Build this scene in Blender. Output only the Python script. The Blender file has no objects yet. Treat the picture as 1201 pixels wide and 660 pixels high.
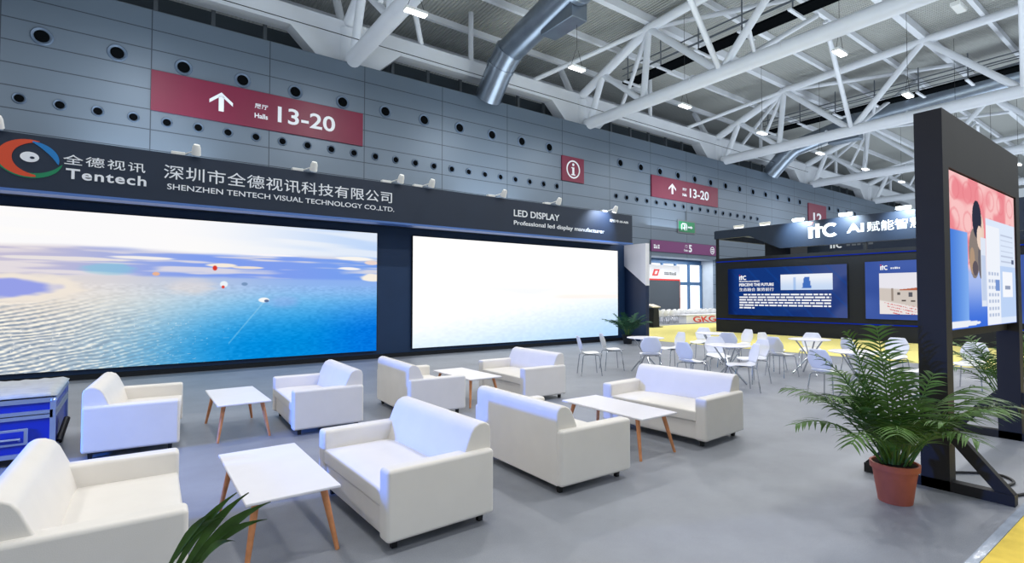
import bpy, bmesh, math, random
import numpy as np
from mathutils import Vector, Matrix
random.seed(7)
SC = bpy.context.scene
COL = SC.collection
PI = math.pi
R = math.radians

# ------------------------------------------------------------------ helpers
def lin(c):
    f = lambda v: v/12.92 if v <= 0.04045 else ((v+0.055)/1.055)**2.4
    return tuple(f(v/255.0) for v in c)

def mat(name, rgb, rough=0.5, metal=0.0, spec=0.5, var=0.0, vscale=8.0, bump=0.0, bscale=60.0, coat=0.0, trans=0.0):
    m = bpy.data.materials.new(name); m.use_nodes = True
    nt = m.node_tree; b = nt.nodes['Principled BSDF']
    c = lin(rgb)
    b.inputs['Base Color'].default_value = (*c, 1)
    b.inputs['Roughness'].default_value = rough
    b.inputs['Metallic'].default_value = metal
    b.inputs['Specular IOR Level'].default_value = spec
    b.inputs['Coat Weight'].default_value = coat
    b.inputs['Transmission Weight'].default_value = trans
    tc = nt.nodes.new('ShaderNodeTexCoord')
    if var > 0:
        n = nt.nodes.new('ShaderNodeTexNoise'); n.inputs['Scale'].default_value = vscale; n.inputs['Detail'].default_value = 4
        nt.links.new(tc.outputs['Object'], n.inputs['Vector'])
        r = nt.nodes.new('ShaderNodeValToRGB')
        r.color_ramp.elements[0].position = 0.3; r.color_ramp.elements[1].position = 0.7
        r.color_ramp.elements[0].color = (*[v*(1-var) for v in c], 1)
        r.color_ramp.elements[1].color = (*[min(1, v*(1+var)) for v in c], 1)
        nt.links.new(n.outputs['Fac'], r.inputs['Fac']); nt.links.new(r.outputs['Color'], b.inputs['Base Color'])
    if bump > 0:
        n = nt.nodes.new('ShaderNodeTexNoise'); n.inputs['Scale'].default_value = bscale; n.inputs['Detail'].default_value = 5
        nt.links.new(tc.outputs['Object'], n.inputs['Vector'])
        bp = nt.nodes.new('ShaderNodeBump'); bp.inputs['Strength'].default_value = bump; bp.inputs['Distance'].default_value = 0.01
        nt.links.new(n.outputs['Fac'], bp.inputs['Height']); nt.links.new(bp.outputs['Normal'], b.inputs['Normal'])
    return m

def emit(name, rgb, strength=1.0):
    m = bpy.data.materials.new(name); m.use_nodes = True
    nt = m.node_tree; nt.nodes.clear()
    e = nt.nodes.new('ShaderNodeEmission'); e.inputs['Color'].default_value = (*lin(rgb), 1); e.inputs['Strength'].default_value = strength
    o = nt.nodes.new('ShaderNodeOutputMaterial'); nt.links.new(e.outputs[0], o.inputs[0])
    return m

def emit_attr(name, strength=1.0):
    m = bpy.data.materials.new(name); m.use_nodes = True
    nt = m.node_tree; nt.nodes.clear()
    a = nt.nodes.new('ShaderNodeAttribute'); a.attribute_name = 'picture'
    e = nt.nodes.new('ShaderNodeEmission'); e.inputs['Strength'].default_value = strength
    nt.links.new(a.outputs['Color'], e.inputs['Color'])
    o = nt.nodes.new('ShaderNodeOutputMaterial'); nt.links.new(e.outputs[0], o.inputs[0])
    return m

def root_loc(p):
    while p.parent is not None: p = p.parent
    return Vector(p.location)

class MB:
    def __init__(s): s.v = []; s.f = []
    def add(s, vs, fs):
        b = len(s.v); s.v += [Vector(v) for v in vs]; s.f += [tuple(b+i for i in f) for f in fs]; return s
    def box(s, x0, x1, y0, y1, z0, z1):
        return s.add([(x0,y0,z0),(x1,y0,z0),(x1,y1,z0),(x0,y1,z0),(x0,y0,z1),(x1,y0,z1),(x1,y1,z1),(x0,y1,z1)],
                     [(3,2,1,0),(4,5,6,7),(0,1,5,4),(1,2,6,5),(2,3,7,6),(3,0,4,7)])
    def bar(s, p, q, w, h, upv=(0,0,1)):
        p, q = Vector(p), Vector(q); d = (q-p).normalized(); up = Vector(upv)
        side = d.cross(up)
        if side.length < 1e-4: side = d.cross(Vector((1,0,0)))
        side.normalize(); up = side.cross(d).normalized()
        a, b = side*w/2, up*h/2
        return s.add([p-a-b,p+a-b,p+a+b,p-a+b,q-a-b,q+a-b,q+a+b,q-a+b],
                     [(0,1,2,3),(7,6,5,4),(0,4,5,1),(1,5,6,2),(2,6,7,3),(3,7,4,0)])
    def tube(s, pts, r, seg=12, caps=True):
        pts = [Vector(p) for p in pts]; n = len(pts)
        rs = r if isinstance(r, (list, tuple)) else [r]*n
        t0 = (pts[1]-pts[0]).normalized()
        u = t0.orthogonal().normalized(); b = len(s.v)
        for i, p in enumerate(pts):
            if i == 0: t = t0
            elif i == n-1: t = (pts[i]-pts[i-1]).normalized()
            else: t = ((pts[i]-pts[i-1]).normalized()+(pts[i+1]-pts[i]).normalized()).normalized()
            u = (u - t*u.dot(t)).normalized(); w = t.cross(u)
            for k in range(seg):
                a = 2*PI*k/seg
                s.v.append(p + (u*math.cos(a)+w*math.sin(a))*rs[i])
        for i in range(n-1):
            for k in range(seg):
                k2 = (k+1) % seg
                s.f.append((b+i*seg+k, b+i*seg+k2, b+(i+1)*seg+k2, b+(i+1)*seg+k))
        if caps:
            s.f.append(tuple(b+k for k in range(seg))[::-1]); s.f.append(tuple(b+(n-1)*seg+k for k in range(seg)))
        return s
    def lathe(s, prof, c=(0,0,0), seg=24, axis='z'):
        b = len(s.v); n = len(prof)
        for r, z in prof:
            for k in range(seg):
                a = 2*PI*k/seg
                if axis == 'z': s.v.append(Vector((c[0]+r*math.cos(a), c[1]+r*math.sin(a), c[2]+z)))
                else: s.v.append(Vector((c[0]+r*math.cos(a), c[1]+z, c[2]+r*math.sin(a))))   # axis y
        for i in range(n-1):
            for k in range(seg):
                k2 = (k+1) % seg; q = (b+i*seg+k, b+i*seg+k2, b+(i+1)*seg+k2, b+(i+1)*seg+k)
                s.f.append(q if axis == 'z' else q[::-1])
        if prof[0][0] > 1e-6: s.f.append(tuple(b+k for k in range(seg)))
        if prof[-1][0] > 1e-6: s.f.append(tuple(b+(n-1)*seg+k for k in range(seg)))
        return s
    def prism(s, pts, d0, d1, plane='xz'):
        """polygon in a plane, extruded from d0 to d1 along the third axis"""
        n = len(pts)
        g = {'xz': lambda a, b, d: (a, d, b), 'yz': lambda a, b, d: (d, a, b), 'xy': lambda a, b, d: (a, b, d)}[plane]
        vs = [g(a, b, d0) for a, b in pts]+[g(a, b, d1) for a, b in pts]
        fs = [tuple(range(n))[::-1], tuple(range(n, 2*n))]+[(i, (i+1) % n, n+(i+1) % n, n+i) for i in range(n)]
        return s.add(vs, fs)
    def build(s, name, m, parent=None, smooth=False, bevel=0.0, seg=3, local=False, sharp=40):
        off = Vector((0,0,0)) if (parent is None or local) else root_loc(parent)
        me = bpy.data.meshes.new(name)
        me.from_pydata([tuple(v-off) for v in s.v], [], s.f); me.validate()
        bm = bmesh.new(); bm.from_mesh(me); bmesh.ops.recalc_face_normals(bm, faces=bm.faces); bm.to_mesh(me); bm.free()
        if m: me.materials.append(m)
        o = bpy.data.objects.new(name, me); COL.objects.link(o)
        if parent: o.parent = parent
        if bevel > 0:
            bv = o.modifiers.new('soft edge', 'BEVEL'); bv.width = bevel; bv.segments = seg; bv.limit_method = 'ANGLE'; bv.angle_limit = R(30)
            wn = o.modifiers.new('even normals', 'WEIGHTED_NORMAL'); wn.keep_sharp = False
            smooth = True
        if smooth:
            for p in me.polygons: p.use_smooth = True
            if bevel <= 0: me.set_sharp_from_angle(angle=R(sharp))
        return o

def tag(o, label, cat, group=None):
    o['label'] = label; o['category'] = cat
    if group: o['group'] = group
    return o

def thing(name, label, cat, loc=(0,0,0), rotz=0.0, group=None):
    o = bpy.data.objects.new(name, None); COL.objects.link(o)
    o.empty_display_size = 0.1; o.location = loc; o.rotation_euler = (0,0,rotz)
    return tag(o, label, cat, group)

def single(name, mb, m, label, cat, loc, group=None, **kw):
    """a thing that is one mesh: origin at loc"""
    L = Vector(loc)
    mb.v = [v-L for v in mb.v]
    o = mb.build(name, m, None, local=True, **kw); o.location = L
    return tag(o, label, cat, group)

def structure(o): o['kind'] = 'structure'; return o

def children_of(o): return list(o.children)
def copy_tree(o, parent=None):
    c = o.copy(); COL.objects.link(c); c.parent = parent
    for ch in children_of(o): copy_tree(ch, c)
    return c
def dup(o, loc, rotz=0.0, label=None):
    c = copy_tree(o); c.location = loc; c.rotation_euler = (0,0,rotz)
    if label: c['label'] = label
    return c

def text_mesh(s, bold=0.0, spacing=1.0):
    cu = bpy.data.curves.new('lettering', 'FONT'); cu.body = s; cu.size = 1.0; cu.offset = bold; cu.space_character = spacing
    cu.resolution_u = 4
    ob = bpy.data.objects.new('lettering', cu); COL.objects.link(ob)
    dg = bpy.context.evaluated_depsgraph_get()
    me = bpy.data.meshes.new_from_object(ob.evaluated_get(dg))
    vs = [v.co.copy() for v in me.vertices]; fs = [tuple(p.vertices) for p in me.polygons]
    bpy.data.objects.remove(ob); bpy.data.curves.remove(cu); bpy.data.meshes.remove(me)
    return vs, fs

def put2d(vs, fs, face, d, thick=0.012):
    """flat (a,b) shapes stood on a plane: face '-y' -> a=x, b=z; face '-x' -> a=-y, b=z; the front stands proud by thick"""
    g = (lambda a, b, k: (a, d-k, b)) if face == '-y' else (lambda a, b, k: (d-k, -a, b))
    n = len(vs); mb = MB()
    mb.add([g(a, b, thick) for a, b in vs]+[g(a, b, 0) for a, b in vs], [tuple(f) for f in fs])
    cnt = {}
    for f in fs:
        for i in range(len(f)):
            e = (f[i], f[(i+1) % len(f)]); k = tuple(sorted(e)); cnt.setdefault(k, []).append(e)
    for k, es in cnt.items():
        if len(es) == 1:
            a, b = es[0]; mb.f.append((a, b, b+n, a+n))
    return mb

def lettering(s, m, parent, face, d, left, bottom, width, height, bold=0.0, name='lettering', spacing=1.0, thick=0.012):
    """left is measured along the viewer's left-to-right axis (x for -y faces, -y for -x faces)"""
    vs, fs = text_mesh(s, bold, spacing)
    x0 = min(v.x for v in vs); x1 = max(v.x for v in vs); y0 = min(v.y for v in vs); y1 = max(v.y for v in vs)
    pts = [(left+(v.x-x0)/(x1-x0)*width, bottom+(v.y-y0)/(y1-y0)*height) for v in vs]
    return put2d(pts, fs, face, d, thick).build(name, m, parent)

def shape2d(polys, m, parent, face, d, name, thick=0.012):
    vs = []; fs = []
    for p in polys:
        b = len(vs); vs += p; fs.append(tuple(range(b, b+len(p))))
    return put2d(vs, fs, face, d, thick).build(name, m, parent)

def small_print(m, parent, face, d, left, bottom, w, h, n, seed=1, thick=0.006):
    """a line of print too small to read: little blocks of the size of its characters"""
    r = random.Random(seed); step = w/n; ps = []
    for k in range(n):
        a = left+k*step; b = a+step*r.uniform(0.62, 0.86); t = bottom+h*r.uniform(0.75, 1.0); m1 = bottom+h*r.uniform(0.38, 0.5)
        ps += [[(a, bottom), (b, bottom), (b, m1), (a, m1)], [(a, m1+h*0.12), (b, m1+h*0.12), (b, t), (a, t)]]
    return shape2d(ps, m, parent, face, d, 'small_print', thick)
def ellipse(cx, cy, rx, ry, n=28): return [(cx+rx*math.cos(2*PI*k/n), cy+ry*math.sin(2*PI*k/n)) for k in range(n)]
def ring2d(cx, cy, ro, ri, n=36, ry=1.0):
    out = []
    for k in range(n):
        a, b = 2*PI*k/n, 2*PI*(k+1)/n
        out.append([(cx+ro*math.cos(a), cy+ro*ry*math.sin(a)), (cx+ro*math.cos(b), cy+ro*ry*math.sin(b)),
                    (cx+ri*math.cos(b), cy+ri*ry*math.sin(b)), (cx+ri*math.cos(a), cy+ri*ry*math.sin(a))])
    return out

def picture(name, m, parent, face, d, a0, a1, z0, z1, nx, ny, fn):
    """a lit display surface whose picture is a colour grid; fn(u, v) -> sRGB arrays 0..255"""
    u, v = np.meshgrid(np.linspace(0, 1, nx+1), np.linspace(0, 1, ny+1))
    rgb = np.clip(np.stack(fn(u, v), -1)/255.0, 0, 1)
    rgb = np.where(rgb <= 0.04045, rgb/12.92, ((rgb+0.055)/1.055)**2.4)
    off = root_loc(parent)
    a = a0+u*(a1-a0); b = z0+v*(z1-z0)
    if face == '-y': co = np.stack([a, np.full_like(a, d), b], -1)
    else: co = np.stack([np.full_like(a, d), -a, b], -1)
    co = co.reshape(-1, 3)-np.array(off)
    i = np.arange(ny)[:, None]*(nx+1)+np.arange(nx)[None, :]
    fs = np.stack([i, i+1, i+nx+2, i+nx+1], -1).reshape(-1, 4)
    me = bpy.data.meshes.new(name); me.from_pydata(co.tolist(), [], fs.tolist())
    at = me.attributes.new('picture', 'FLOAT_COLOR', 'POINT')
    at.data.foreach_set('color', np.concatenate([rgb.reshape(-1, 3), np.ones(((nx+1)*(ny+1), 1))], 1).astype(np.float32).ravel())
    me.materials.append(m)
    o = bpy.data.objects.new(name, me); COL.objects.link(o); o.parent = parent
    return o

def sstep(a, b, x):
    t = np.clip((x-a)/(b-a), 0, 1); return t*t*(3-2*t)
def mix3(c, d, t): return tuple(p*(1-t)+q*t for p, q in zip(c, d))
def const3(rgb, u): return tuple(np.full_like(u, float(c)) for c in rgb)
_rng = np.random.default_rng(3)
def vnoise(x, y, seed=0):
    g = np.random.default_rng(seed).random((64, 64))
    xi = np.floor(x).astype(int); yi = np.floor(y).astype(int); fx = x-xi; fy = y-yi
    fx = fx*fx*(3-2*fx); fy = fy*fy*(3-2*fy)
    s = lambda a, b: g[b % 64, a % 64]
    return (s(xi, yi)*(1-fx)+s(xi+1, yi)*fx)*(1-fy)+(s(xi, yi+1)*(1-fx)+s(xi+1, yi+1)*fx)*fy

def smooth_path(P, n=8):
    out = []
    for i in range(len(P)-1):
        p0 = P[max(i-1, 0)]; p1 = P[i]; p2 = P[i+1]; p3 = P[min(i+2, len(P)-1)]
        for k in range(n):
            s = k/n; out.append(0.5*((2*p1)+(p2-p0)*s+(2*p0-5*p1+4*p2-p3)*s*s+(3*p1-p0-3*p2+p3)*s**3))
    out.append(P[-1]); return out

ROOTS = [(0.11,2.117,0.732),(0.131,2.102,0.732),(0.154,2.085,0.732),(0.17,2.073,0.744),(0.184,2.062,0.755),(0.13,2.101,0.77),(0.193,2.056,0.744)]
TIPS = [(0.226,1.913,0.969),(0.278,1.873,1.026),(0.309,1.851,1.026),(0.366,1.81,0.997),(0.358,1.817,0.942),(0.246,1.899,0.948),(0.276,1.88,0.872)]

# ------------------------------------------------------------------ materials
M_white_metal = mat('white painted steel', (226,228,232), 0.45, 0, 0.4, 0.03, 0.6)
M_leather = mat('white leatherette', (232,227,220), 0.42, 0, 0.35, 0.02, 5, 0.08, 220)
M_black_plastic = mat('black plastic foot', (18,18,20), 0.5)
M_table = mat('white laminate', (236,234,240), 0.3, 0, 0.4, 0.015, 6)
M_wood = mat('beech wood', (206,138,92), 0.45, 0, 0.4, 0.14, 22)
M_navy = mat('dark navy board', (30,43,62), 0.5, 0, 0.4, 0.06, 1.5)
M_wallblue = mat('deep blue board', (28,56,92), 0.5, 0, 0.4, 0.06, 1.5)
M_black = mat('black board', (22,26,32), 0.55, 0, 0.35, 0.06, 2)
M_frame = mat('black stage board', (40,40,42), 0.6, 0, 0.3, 0.08, 3)
M_letter = mat('white acrylic letters', (240,243,247), 0.4)
M_maroon = mat('maroon sign vinyl', (118,26,58), 0.4, 0, 0.45, 0.04, 0.8)
M_purple = mat('purple sign vinyl', (112,46,104), 0.4)
M_green = mat('green exit sign face', (20,130,80), 0.4)
M_chrome = mat('chrome', (200,203,208), 0.16, 1.0)
M_duct = mat('galvanised duct steel', (140,150,162), 0.3, 0.8, 0.5, 0.10, 1.5, 0.15, 3)
M_dark = mat('dark void', (14,16,18), 0.9, 0, 0.0)
M_soffit_glow = mat('brushed soffit with painted blue glow', (84,120,186), 0.4, 0.2)  # blue light from the screens is put into this base colour
M_yellow_near = mat('golden yellow carpet', (238,208,96), 0.95, 0, 0.1, 0.05, 12, 0.2, 300)
M_grey_metal = mat('grey steel', (110,116,122), 0.5, 0.3)
M_shell = mat('white polypropylene', (243,243,243), 0.38, 0, 0.4, 0.015, 6)
M_leaf = mat('palm leaf green', (66,100,34), 0.5, 0, 0.35, 0.4, 9)
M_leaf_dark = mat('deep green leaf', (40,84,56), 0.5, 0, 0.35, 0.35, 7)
M_stem = mat('palm stem', (88,112,54), 0.5, 0, 0.4, 0.25, 14)
M_terracotta = mat('terracotta plastic', (176,92,66), 0.55, 0, 0.4, 0.08, 10)
M_soil = mat('potting soil', (38,30,24), 0.95, 0, 0.1, 0.4, 40, 0.5, 60)
M_yellow = mat('yellow carpet', (228,217,136), 0.95, 0, 0.1, 0.05, 12, 0.2, 300)
M_case_blue = mat('blue flight case laminate', (10,44,170), 0.35, 0, 0.5, 0.08, 4)
M_alu = mat('aluminium edging', (176,190,214), 0.3, 0.85)
M_cover = mat('clouded plastic cover', (176,182,186), 0.35, 0, 0.5, 0.12, 7, 0.3, 9)
M_lamp_white = mat('white lamp body', (232,232,228), 0.4)
M_lens = emit('lit lamp lens', (255,255,255), 3.0)
M_lens_off = mat('lamp glass', (170,190,210), 0.15, 0, 0.6)
M_wire = mat('black wire', (26,26,28), 0.6)
M_bluestrip = emit('blue light strip', (16,52,190), 0.6)
M_bay = emit('lit lamp diffuser', (255,255,255), 6.0)
M_orange = mat('orange logo vinyl', (214,72,34), 0.4)
M_logoblue = mat('blue logo vinyl', (16,120,190), 0.4)
M_logogreen = mat('green logo vinyl', (10,128,84), 0.4)
M_red = mat('red lettering', (214,52,48), 0.4)
M_panel_white = mat('white printed panel', (226,228,238), 0.5)
M_panel_dark = mat('dark blue printed panel', (18,40,74), 0.45)
M_glass_day = emit('daylit glass', (236,244,255), 1.6)
M_bluesteel = mat('blue grey door steel', (70,104,142), 0.4, 0.3)
M_skirt = mat('pale concrete', (176,184,194), 0.7, 0, 0.3, 0.04, 2)

def hall_panel_material():
    m = mat('grey metal wall panels', (106,119,133), 0.42, 0.4, 0.5)
    nt = m.node_tree; b = nt.nodes['Principled BSDF']
    tc = nt.nodes.new('ShaderNodeTexCoord'); sp = nt.nodes.new('ShaderNodeSeparateXYZ'); nt.links.new(tc.outputs['Object'], sp.inputs[0])
    def math_(op, a, v=None, w=None):
        n = nt.nodes.new('ShaderNodeMath'); n.operation = op
        for i, q in enumerate((a, v, w)):
            if q is None: continue
            if isinstance(q, (int, float)): n.inputs[i].default_value = q
            else: nt.links.new(q, n.inputs[i])
        return n.outputs[0]
    def seam(out, start, pitch, half):
        t = math_('DIVIDE', math_('SUBTRACT', out, start), pitch)
        fr = math_('FRACT', t); d = math_('MINIMUM', fr, math_('SUBTRACT', 1.0, fr))
        return math_('LESS_THAN', d, half/pitch)
    s = math_('MAXIMUM', seam(sp.outputs['X'], 0.53, 4.865, 0.022), seam(sp.outputs['Z'], 9.03, 0.9, 0.022))
    n = nt.nodes.new('ShaderNodeTexNoise'); n.inputs['Scale'].default_value = 0.25; n.inputs['Detail'].default_value = 2
    nt.links.new(tc.outputs['Object'], n.inputs['Vector'])
    r = nt.nodes.new('ShaderNodeValToRGB'); c = lin((106,119,133))
    r.color_ramp.elements[0].color = (*[v*0.92 for v in c], 1); r.color_ramp.elements[1].color = (*[v*1.08 for v in c], 1)
    nt.links.new(n.outputs['Fac'], r.inputs['Fac'])
    mx = nt.nodes.new('ShaderNodeMix'); mx.data_type = 'RGBA'
    nt.links.new(s, mx.inputs[0]); nt.links.new(r.outputs['Color'], mx.inputs[6]); mx.inputs[7].default_value = (*lin((64,73,84)), 1)
    nt.links.new(mx.outputs[2], b.inputs['Base Color'])
    return m
M_hall = hall_panel_material()

def deck_material():
    m = mat('corrugated roof deck', (176,176,170), 0.5, 0.1)
    nt = m.node_tree; b = nt.nodes['Principled BSDF']
    tc = nt.nodes.new('ShaderNodeTexCoord'); w = nt.nodes.new('ShaderNodeTexWave')
    w.wave_type = 'BANDS'; w.bands_direction = 'X'; w.inputs['Scale'].default_value = 0.314*4/1.0; w.inputs['Distortion'].default_value = 0
    nt.links.new(tc.outputs['Object'], w.inputs['Vector'])
    bp = nt.nodes.new('ShaderNodeBump'); bp.inputs['Strength'].default_value = 0.9; bp.inputs['Distance'].default_value = 0.12
    nt.links.new(w.outputs['Fac'], bp.inputs['Height']); nt.links.new(bp.outputs['Normal'], b.inputs['Normal'])
    return m
M_deck = deck_material()

def carpet_material():
    m = mat('grey needle-felt carpet', (136,140,148), 0.45, 0, 0.55)
    nt = m.node_tree; b = nt.nodes['Principled BSDF']; c = lin((136,140,148))
    tc = nt.nodes.new('ShaderNodeTexCoord')
    n1 = nt.nodes.new('ShaderNodeTexNoise'); n1.inputs['Scale'].default_value = 1.1; n1.inputs['Detail'].default_value = 6; n1.inputs['Roughness'].default_value = 0.65
    n2 = nt.nodes.new('ShaderNodeTexNoise'); n2.inputs['Scale'].default_value = 140; n2.inputs['Detail'].default_value = 3
    for n in (n1, n2): nt.links.new(tc.outputs['Object'], n.inputs['Vector'])
    ad = nt.nodes.new('ShaderNodeMix'); ad.data_type = 'FLOAT'; ad.inputs[0].default_value = 0.4
    nt.links.new(n1.outputs['Fac'], ad.inputs[2]); nt.links.new(n2.outputs['Fac'], ad.inputs[3])
    r = nt.nodes.new('ShaderNodeValToRGB'); r.color_ramp.elements[0].position = 0.32; r.color_ramp.elements[1].position = 0.68
    r.color_ramp.elements[0].color = (*[v*0.8 for v in c], 1); r.color_ramp.elements[1].color = (*[v*1.2 for v in c], 1)
    nt.links.new(ad.outputs[0], r.inputs['Fac']); nt.links.new(r.outputs['Color'], b.inputs['Base Color'])
    bp = nt.nodes.new('ShaderNodeBump'); bp.inputs['Strength'].default_value = 0.25; bp.inputs['Distance'].default_value = 0.004
    nt.links.new(n2.outputs['Fac'], bp.inputs['Height']); nt.links.new(bp.outputs['Normal'], b.inputs['Normal'])
    return m
M_carpet = carpet_material()

# ------------------------------------------------------------------ the setting
structure(MB().box(-45, 125, -45, 60, -0.2, 0).build('floor', M_carpet))

HALL_Y = 28.0; WTOP = 14.4
w = MB()
w.box(-30, 34.6, HALL_Y, HALL_Y+0.5, 0, WTOP); w.box(44.1, 125, HALL_Y, HALL_Y+0.5, 0, WTOP); w.box(34.6, 44.1, HALL_Y, HALL_Y+0.5, 5.0, WTOP)
wall = structure(w.build('wall_back', M_hall))
# ceiling deck, sloping down to the eave, with its purlins as parts
CL = [(48, 20.0), (22.4, 20.35), (-14, 21.2)]
def deck_z(y):
    for (y0, z0), (y1, z1) in zip(CL, CL[1:]):
        if y1 <= y <= y0: return z0+(z1-z0)*(y0-y)/(y0-y1)
    return CL[-1][1]
d = MB()
prof = CL+[(y, z+0.15) for y, z in reversed(CL)]
d.prism(prof, -30, 125, 'yz')
ceiling = structure(d.build('ceiling', M_deck))
for y, h, wd in [(22.4, 0.55, 0.4), (12.5, 0.55, 0.4), (2.6, 0.55, 0.4), (34.4, 0.4, 0.24), (30.6, 0.4, 0.24), (26.6, 0.4, 0.24), (19.0, 0.4, 0.24), (15.4, 0.4, 0.24), (9.2, 0.4, 0.24), (6.0, 0.4, 0.24)]:
    z = deck_z(y)-0.02
    MB().box(-30, 125, y-wd/2, y+wd/2, z-h, z).build('purlin', M_white_metal, ceiling)
# eave beam with a haunch at every truss
TX = [9.6+18*k for k in range(-2, 7)]
pts_low = []
for x in TX: pts_low += [(x-3.1, 15.95), (x-1.7, 14.62), (x+1.7, 14.62), (x+3.1, 15.95)]
poly = [(-30, 15.95)]+pts_low+[(125, 15.95), (125, 17.0), (-30, 17.0)]
eave = structure(MB().prism(poly, 28.72, 29.6, 'xz').build('trim_1', M_white_metal))
for x in TX: MB().tube([(x+8.1, 28.9, 16.9), (x+8.1, 28.9, 20.25)], 0.17, 14).build('eave_post', M_white_metal, eave, smooth=True)
# dark louvre behind the eave, with posts and a rail
lou = structure(MB().box(-30, 125, 31.2, 31.4, 13.0, 16.6).build('wall_louvre', mat('dim louvre steel', (58,68,76), 0.6)))
for k in range(-10, 42):
    x = 0.7+2.43*k
    MB().box(x-0.09, x+0.09, 30.2, 30.4, 14.0, 16.6).build('louvre_post', M_grey_metal, lou)
MB().tube([(-30, 29.9, 15.2), (125, 29.9, 15.2)], 0.09, 8).build('louvre_rail', M_grey_metal, lou)
# gate recess in the hall wall
rec = MB()
rec.box(44.1, 44.5, 28.5, 30, 0, 5.4); rec.box(34.2, 34.6, 28.5, 30, 0, 5.4); rec.box(34.2, 44.5, 28.5, 30, 5.0, 5.4)
structure(rec.build('wall_recess', M_skirt))
dr = structure(MB().box(34.6, 44.1, 29.75, 29.9, 4.6, 5.0).build('door_1', M_bluesteel))
for x0, x1 in [(34.7,36.2),(36.4,38.1),(38.3,40.0),(40.2,42.0),(42.2,44.0)]:
    MB().box(x0, x1, 29.85, 29.9, 2.95, 4.55).build('pane', M_glass_day, dr)
    MB().box(x0, x1, 29.85, 29.9, 0.1, 2.65).build('pane', M_glass_day, dr)
MB().box(34.6, 44.1, 29.7, 29.85, 2.65, 2.95).build('transom', M_bluesteel, dr)
for x in (34.65, 36.3, 38.2, 40.1, 42.1, 44.05):
    MB().box(x-0.1, x+0.1, 29.65, 29.85, 0, 4.6).build('mullion', M_bluesteel, dr)
for x in (39.7, 40.5): MB().tube([(x, 29.55, 0.9), (x, 29.55, 1.5)], 0.05, 8).build('handle', M_chrome, dr)

# ------------------------------------------------------------------ roof trusses
ORD = ['first','second','third','fourth','fifth','sixth','seventh','eighth','ninth','tenth','eleventh','twelfth','thirteenth','fourteenth','fifteenth','sixteenth','seventeenth','eighteenth','nineteenth','twentieth']
def ordinal(n):
    if n <= 20: return ORD[n-1]
    tens = {2:'twenty',3:'thirty',4:'forty',5:'fifty',6:'sixty'}[n//10]
    return tens.replace('ty','tieth') if n % 10 == 0 else tens+'-'+ORD[n % 10-1]

def make_truss(X):
    t = thing('roof_truss', 'white tubular roof truss', 'truss', (X, 28.2, 14.6), 0, 'white roof trusses')
    P = lambda dx, y, z: (X+dx, y, z)
    T0, T1, T2, T3 = P(0,22.4,19.5), P(0,12.5,19.95), P(0,2.6,20.1), P(0,-7.3,20.3)
    B0, B1, B2, B3 = P(0,22.9,14.72), P(0,17.2,14.72), P(0,7.4,14.75), P(0,-2.4,14.8)
    E = P(0,29.0,16.9); D1 = P(0, 26.6, 17.85)
    mk = lambda nm, pts, r, seg=14: MB().tube(pts, r, seg).build(nm, M_white_metal, t, smooth=True)
    mk('bottom_chord', [P(0,28.3,14.6), P(0,-12,14.8)], 0.42, 18)
    mk('top_chord', [T0, T1, T2, P(0,-12,20.3)], 0.3, 16)
    mk('end_diagonal', [T0, E], 0.32, 16)
    mk('outrigger', [P(0,28.6,14.8), P(0,31.4,20.1)], 0.24); mk('post', [T0, B0], 0.22); mk('post', [T0, P(0,24.3,15.7)], 0.13)
    mk('strut', [D1, B0], 0.2); mk('strut', [D1, P(0,28.0,14.6)], 0.24)
    for a, b in [(T0,B1),(B1,T1),(T1,B2),(B2,T2),(T2,B3),(B3,T3)]: mk('diagonal', [a, b], 0.22)
    for a, b in [(B1, P(8.4,15.5,20.0)), (B1, P(-8.4,15.5,20.0)), (B2, P(8.4,6.0,20.3)), (B2, P(-8.4,6.0,20.3)), (T0, P(-4.6,29,17.1)), (T0, P(6.5,12.5,19.9)), (T0, P(4.6,29,17.1))]:
        mk('side_brace', [a, b], 0.16, 10)
    mk('tie', [P(0,15.5,16.8), P(2.7,16.65,16.4)], 0.12, 8)
    # drum-shaped bearing and pipe collar where the truss meets the eave
    mk('bearing', [P(0,29.0,14.6), P(0,29.0,16.6)], 0.55, 20)
    for y in (19.0, 13.5): MB().tube([P(0,y,14.72), P(0,y+0.05,14.72)], 0.45, 18).build('collar', M_white_metal, t, smooth=True)
    return t
tr0 = make_truss(TX[2])
tl = ['white roof truss of fat tubes seated on the wall above the wide 13-20 sign',
      'white roof truss seated on the wall between the i sign and the smaller 13-20 sign',
      'white roof truss seated on the wall past the smaller 13-20 sign',
      'white roof truss seated on the wall near the number 12 sign',
      'farthest white roof truss, above the glowing booth header']
for i, k in enumerate((2,3,4,5,6)):
    o = tr0 if i == 0 else dup(tr0, (TX[k], 28.2, 14.6))
    o['label'] = tl[i]

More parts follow.
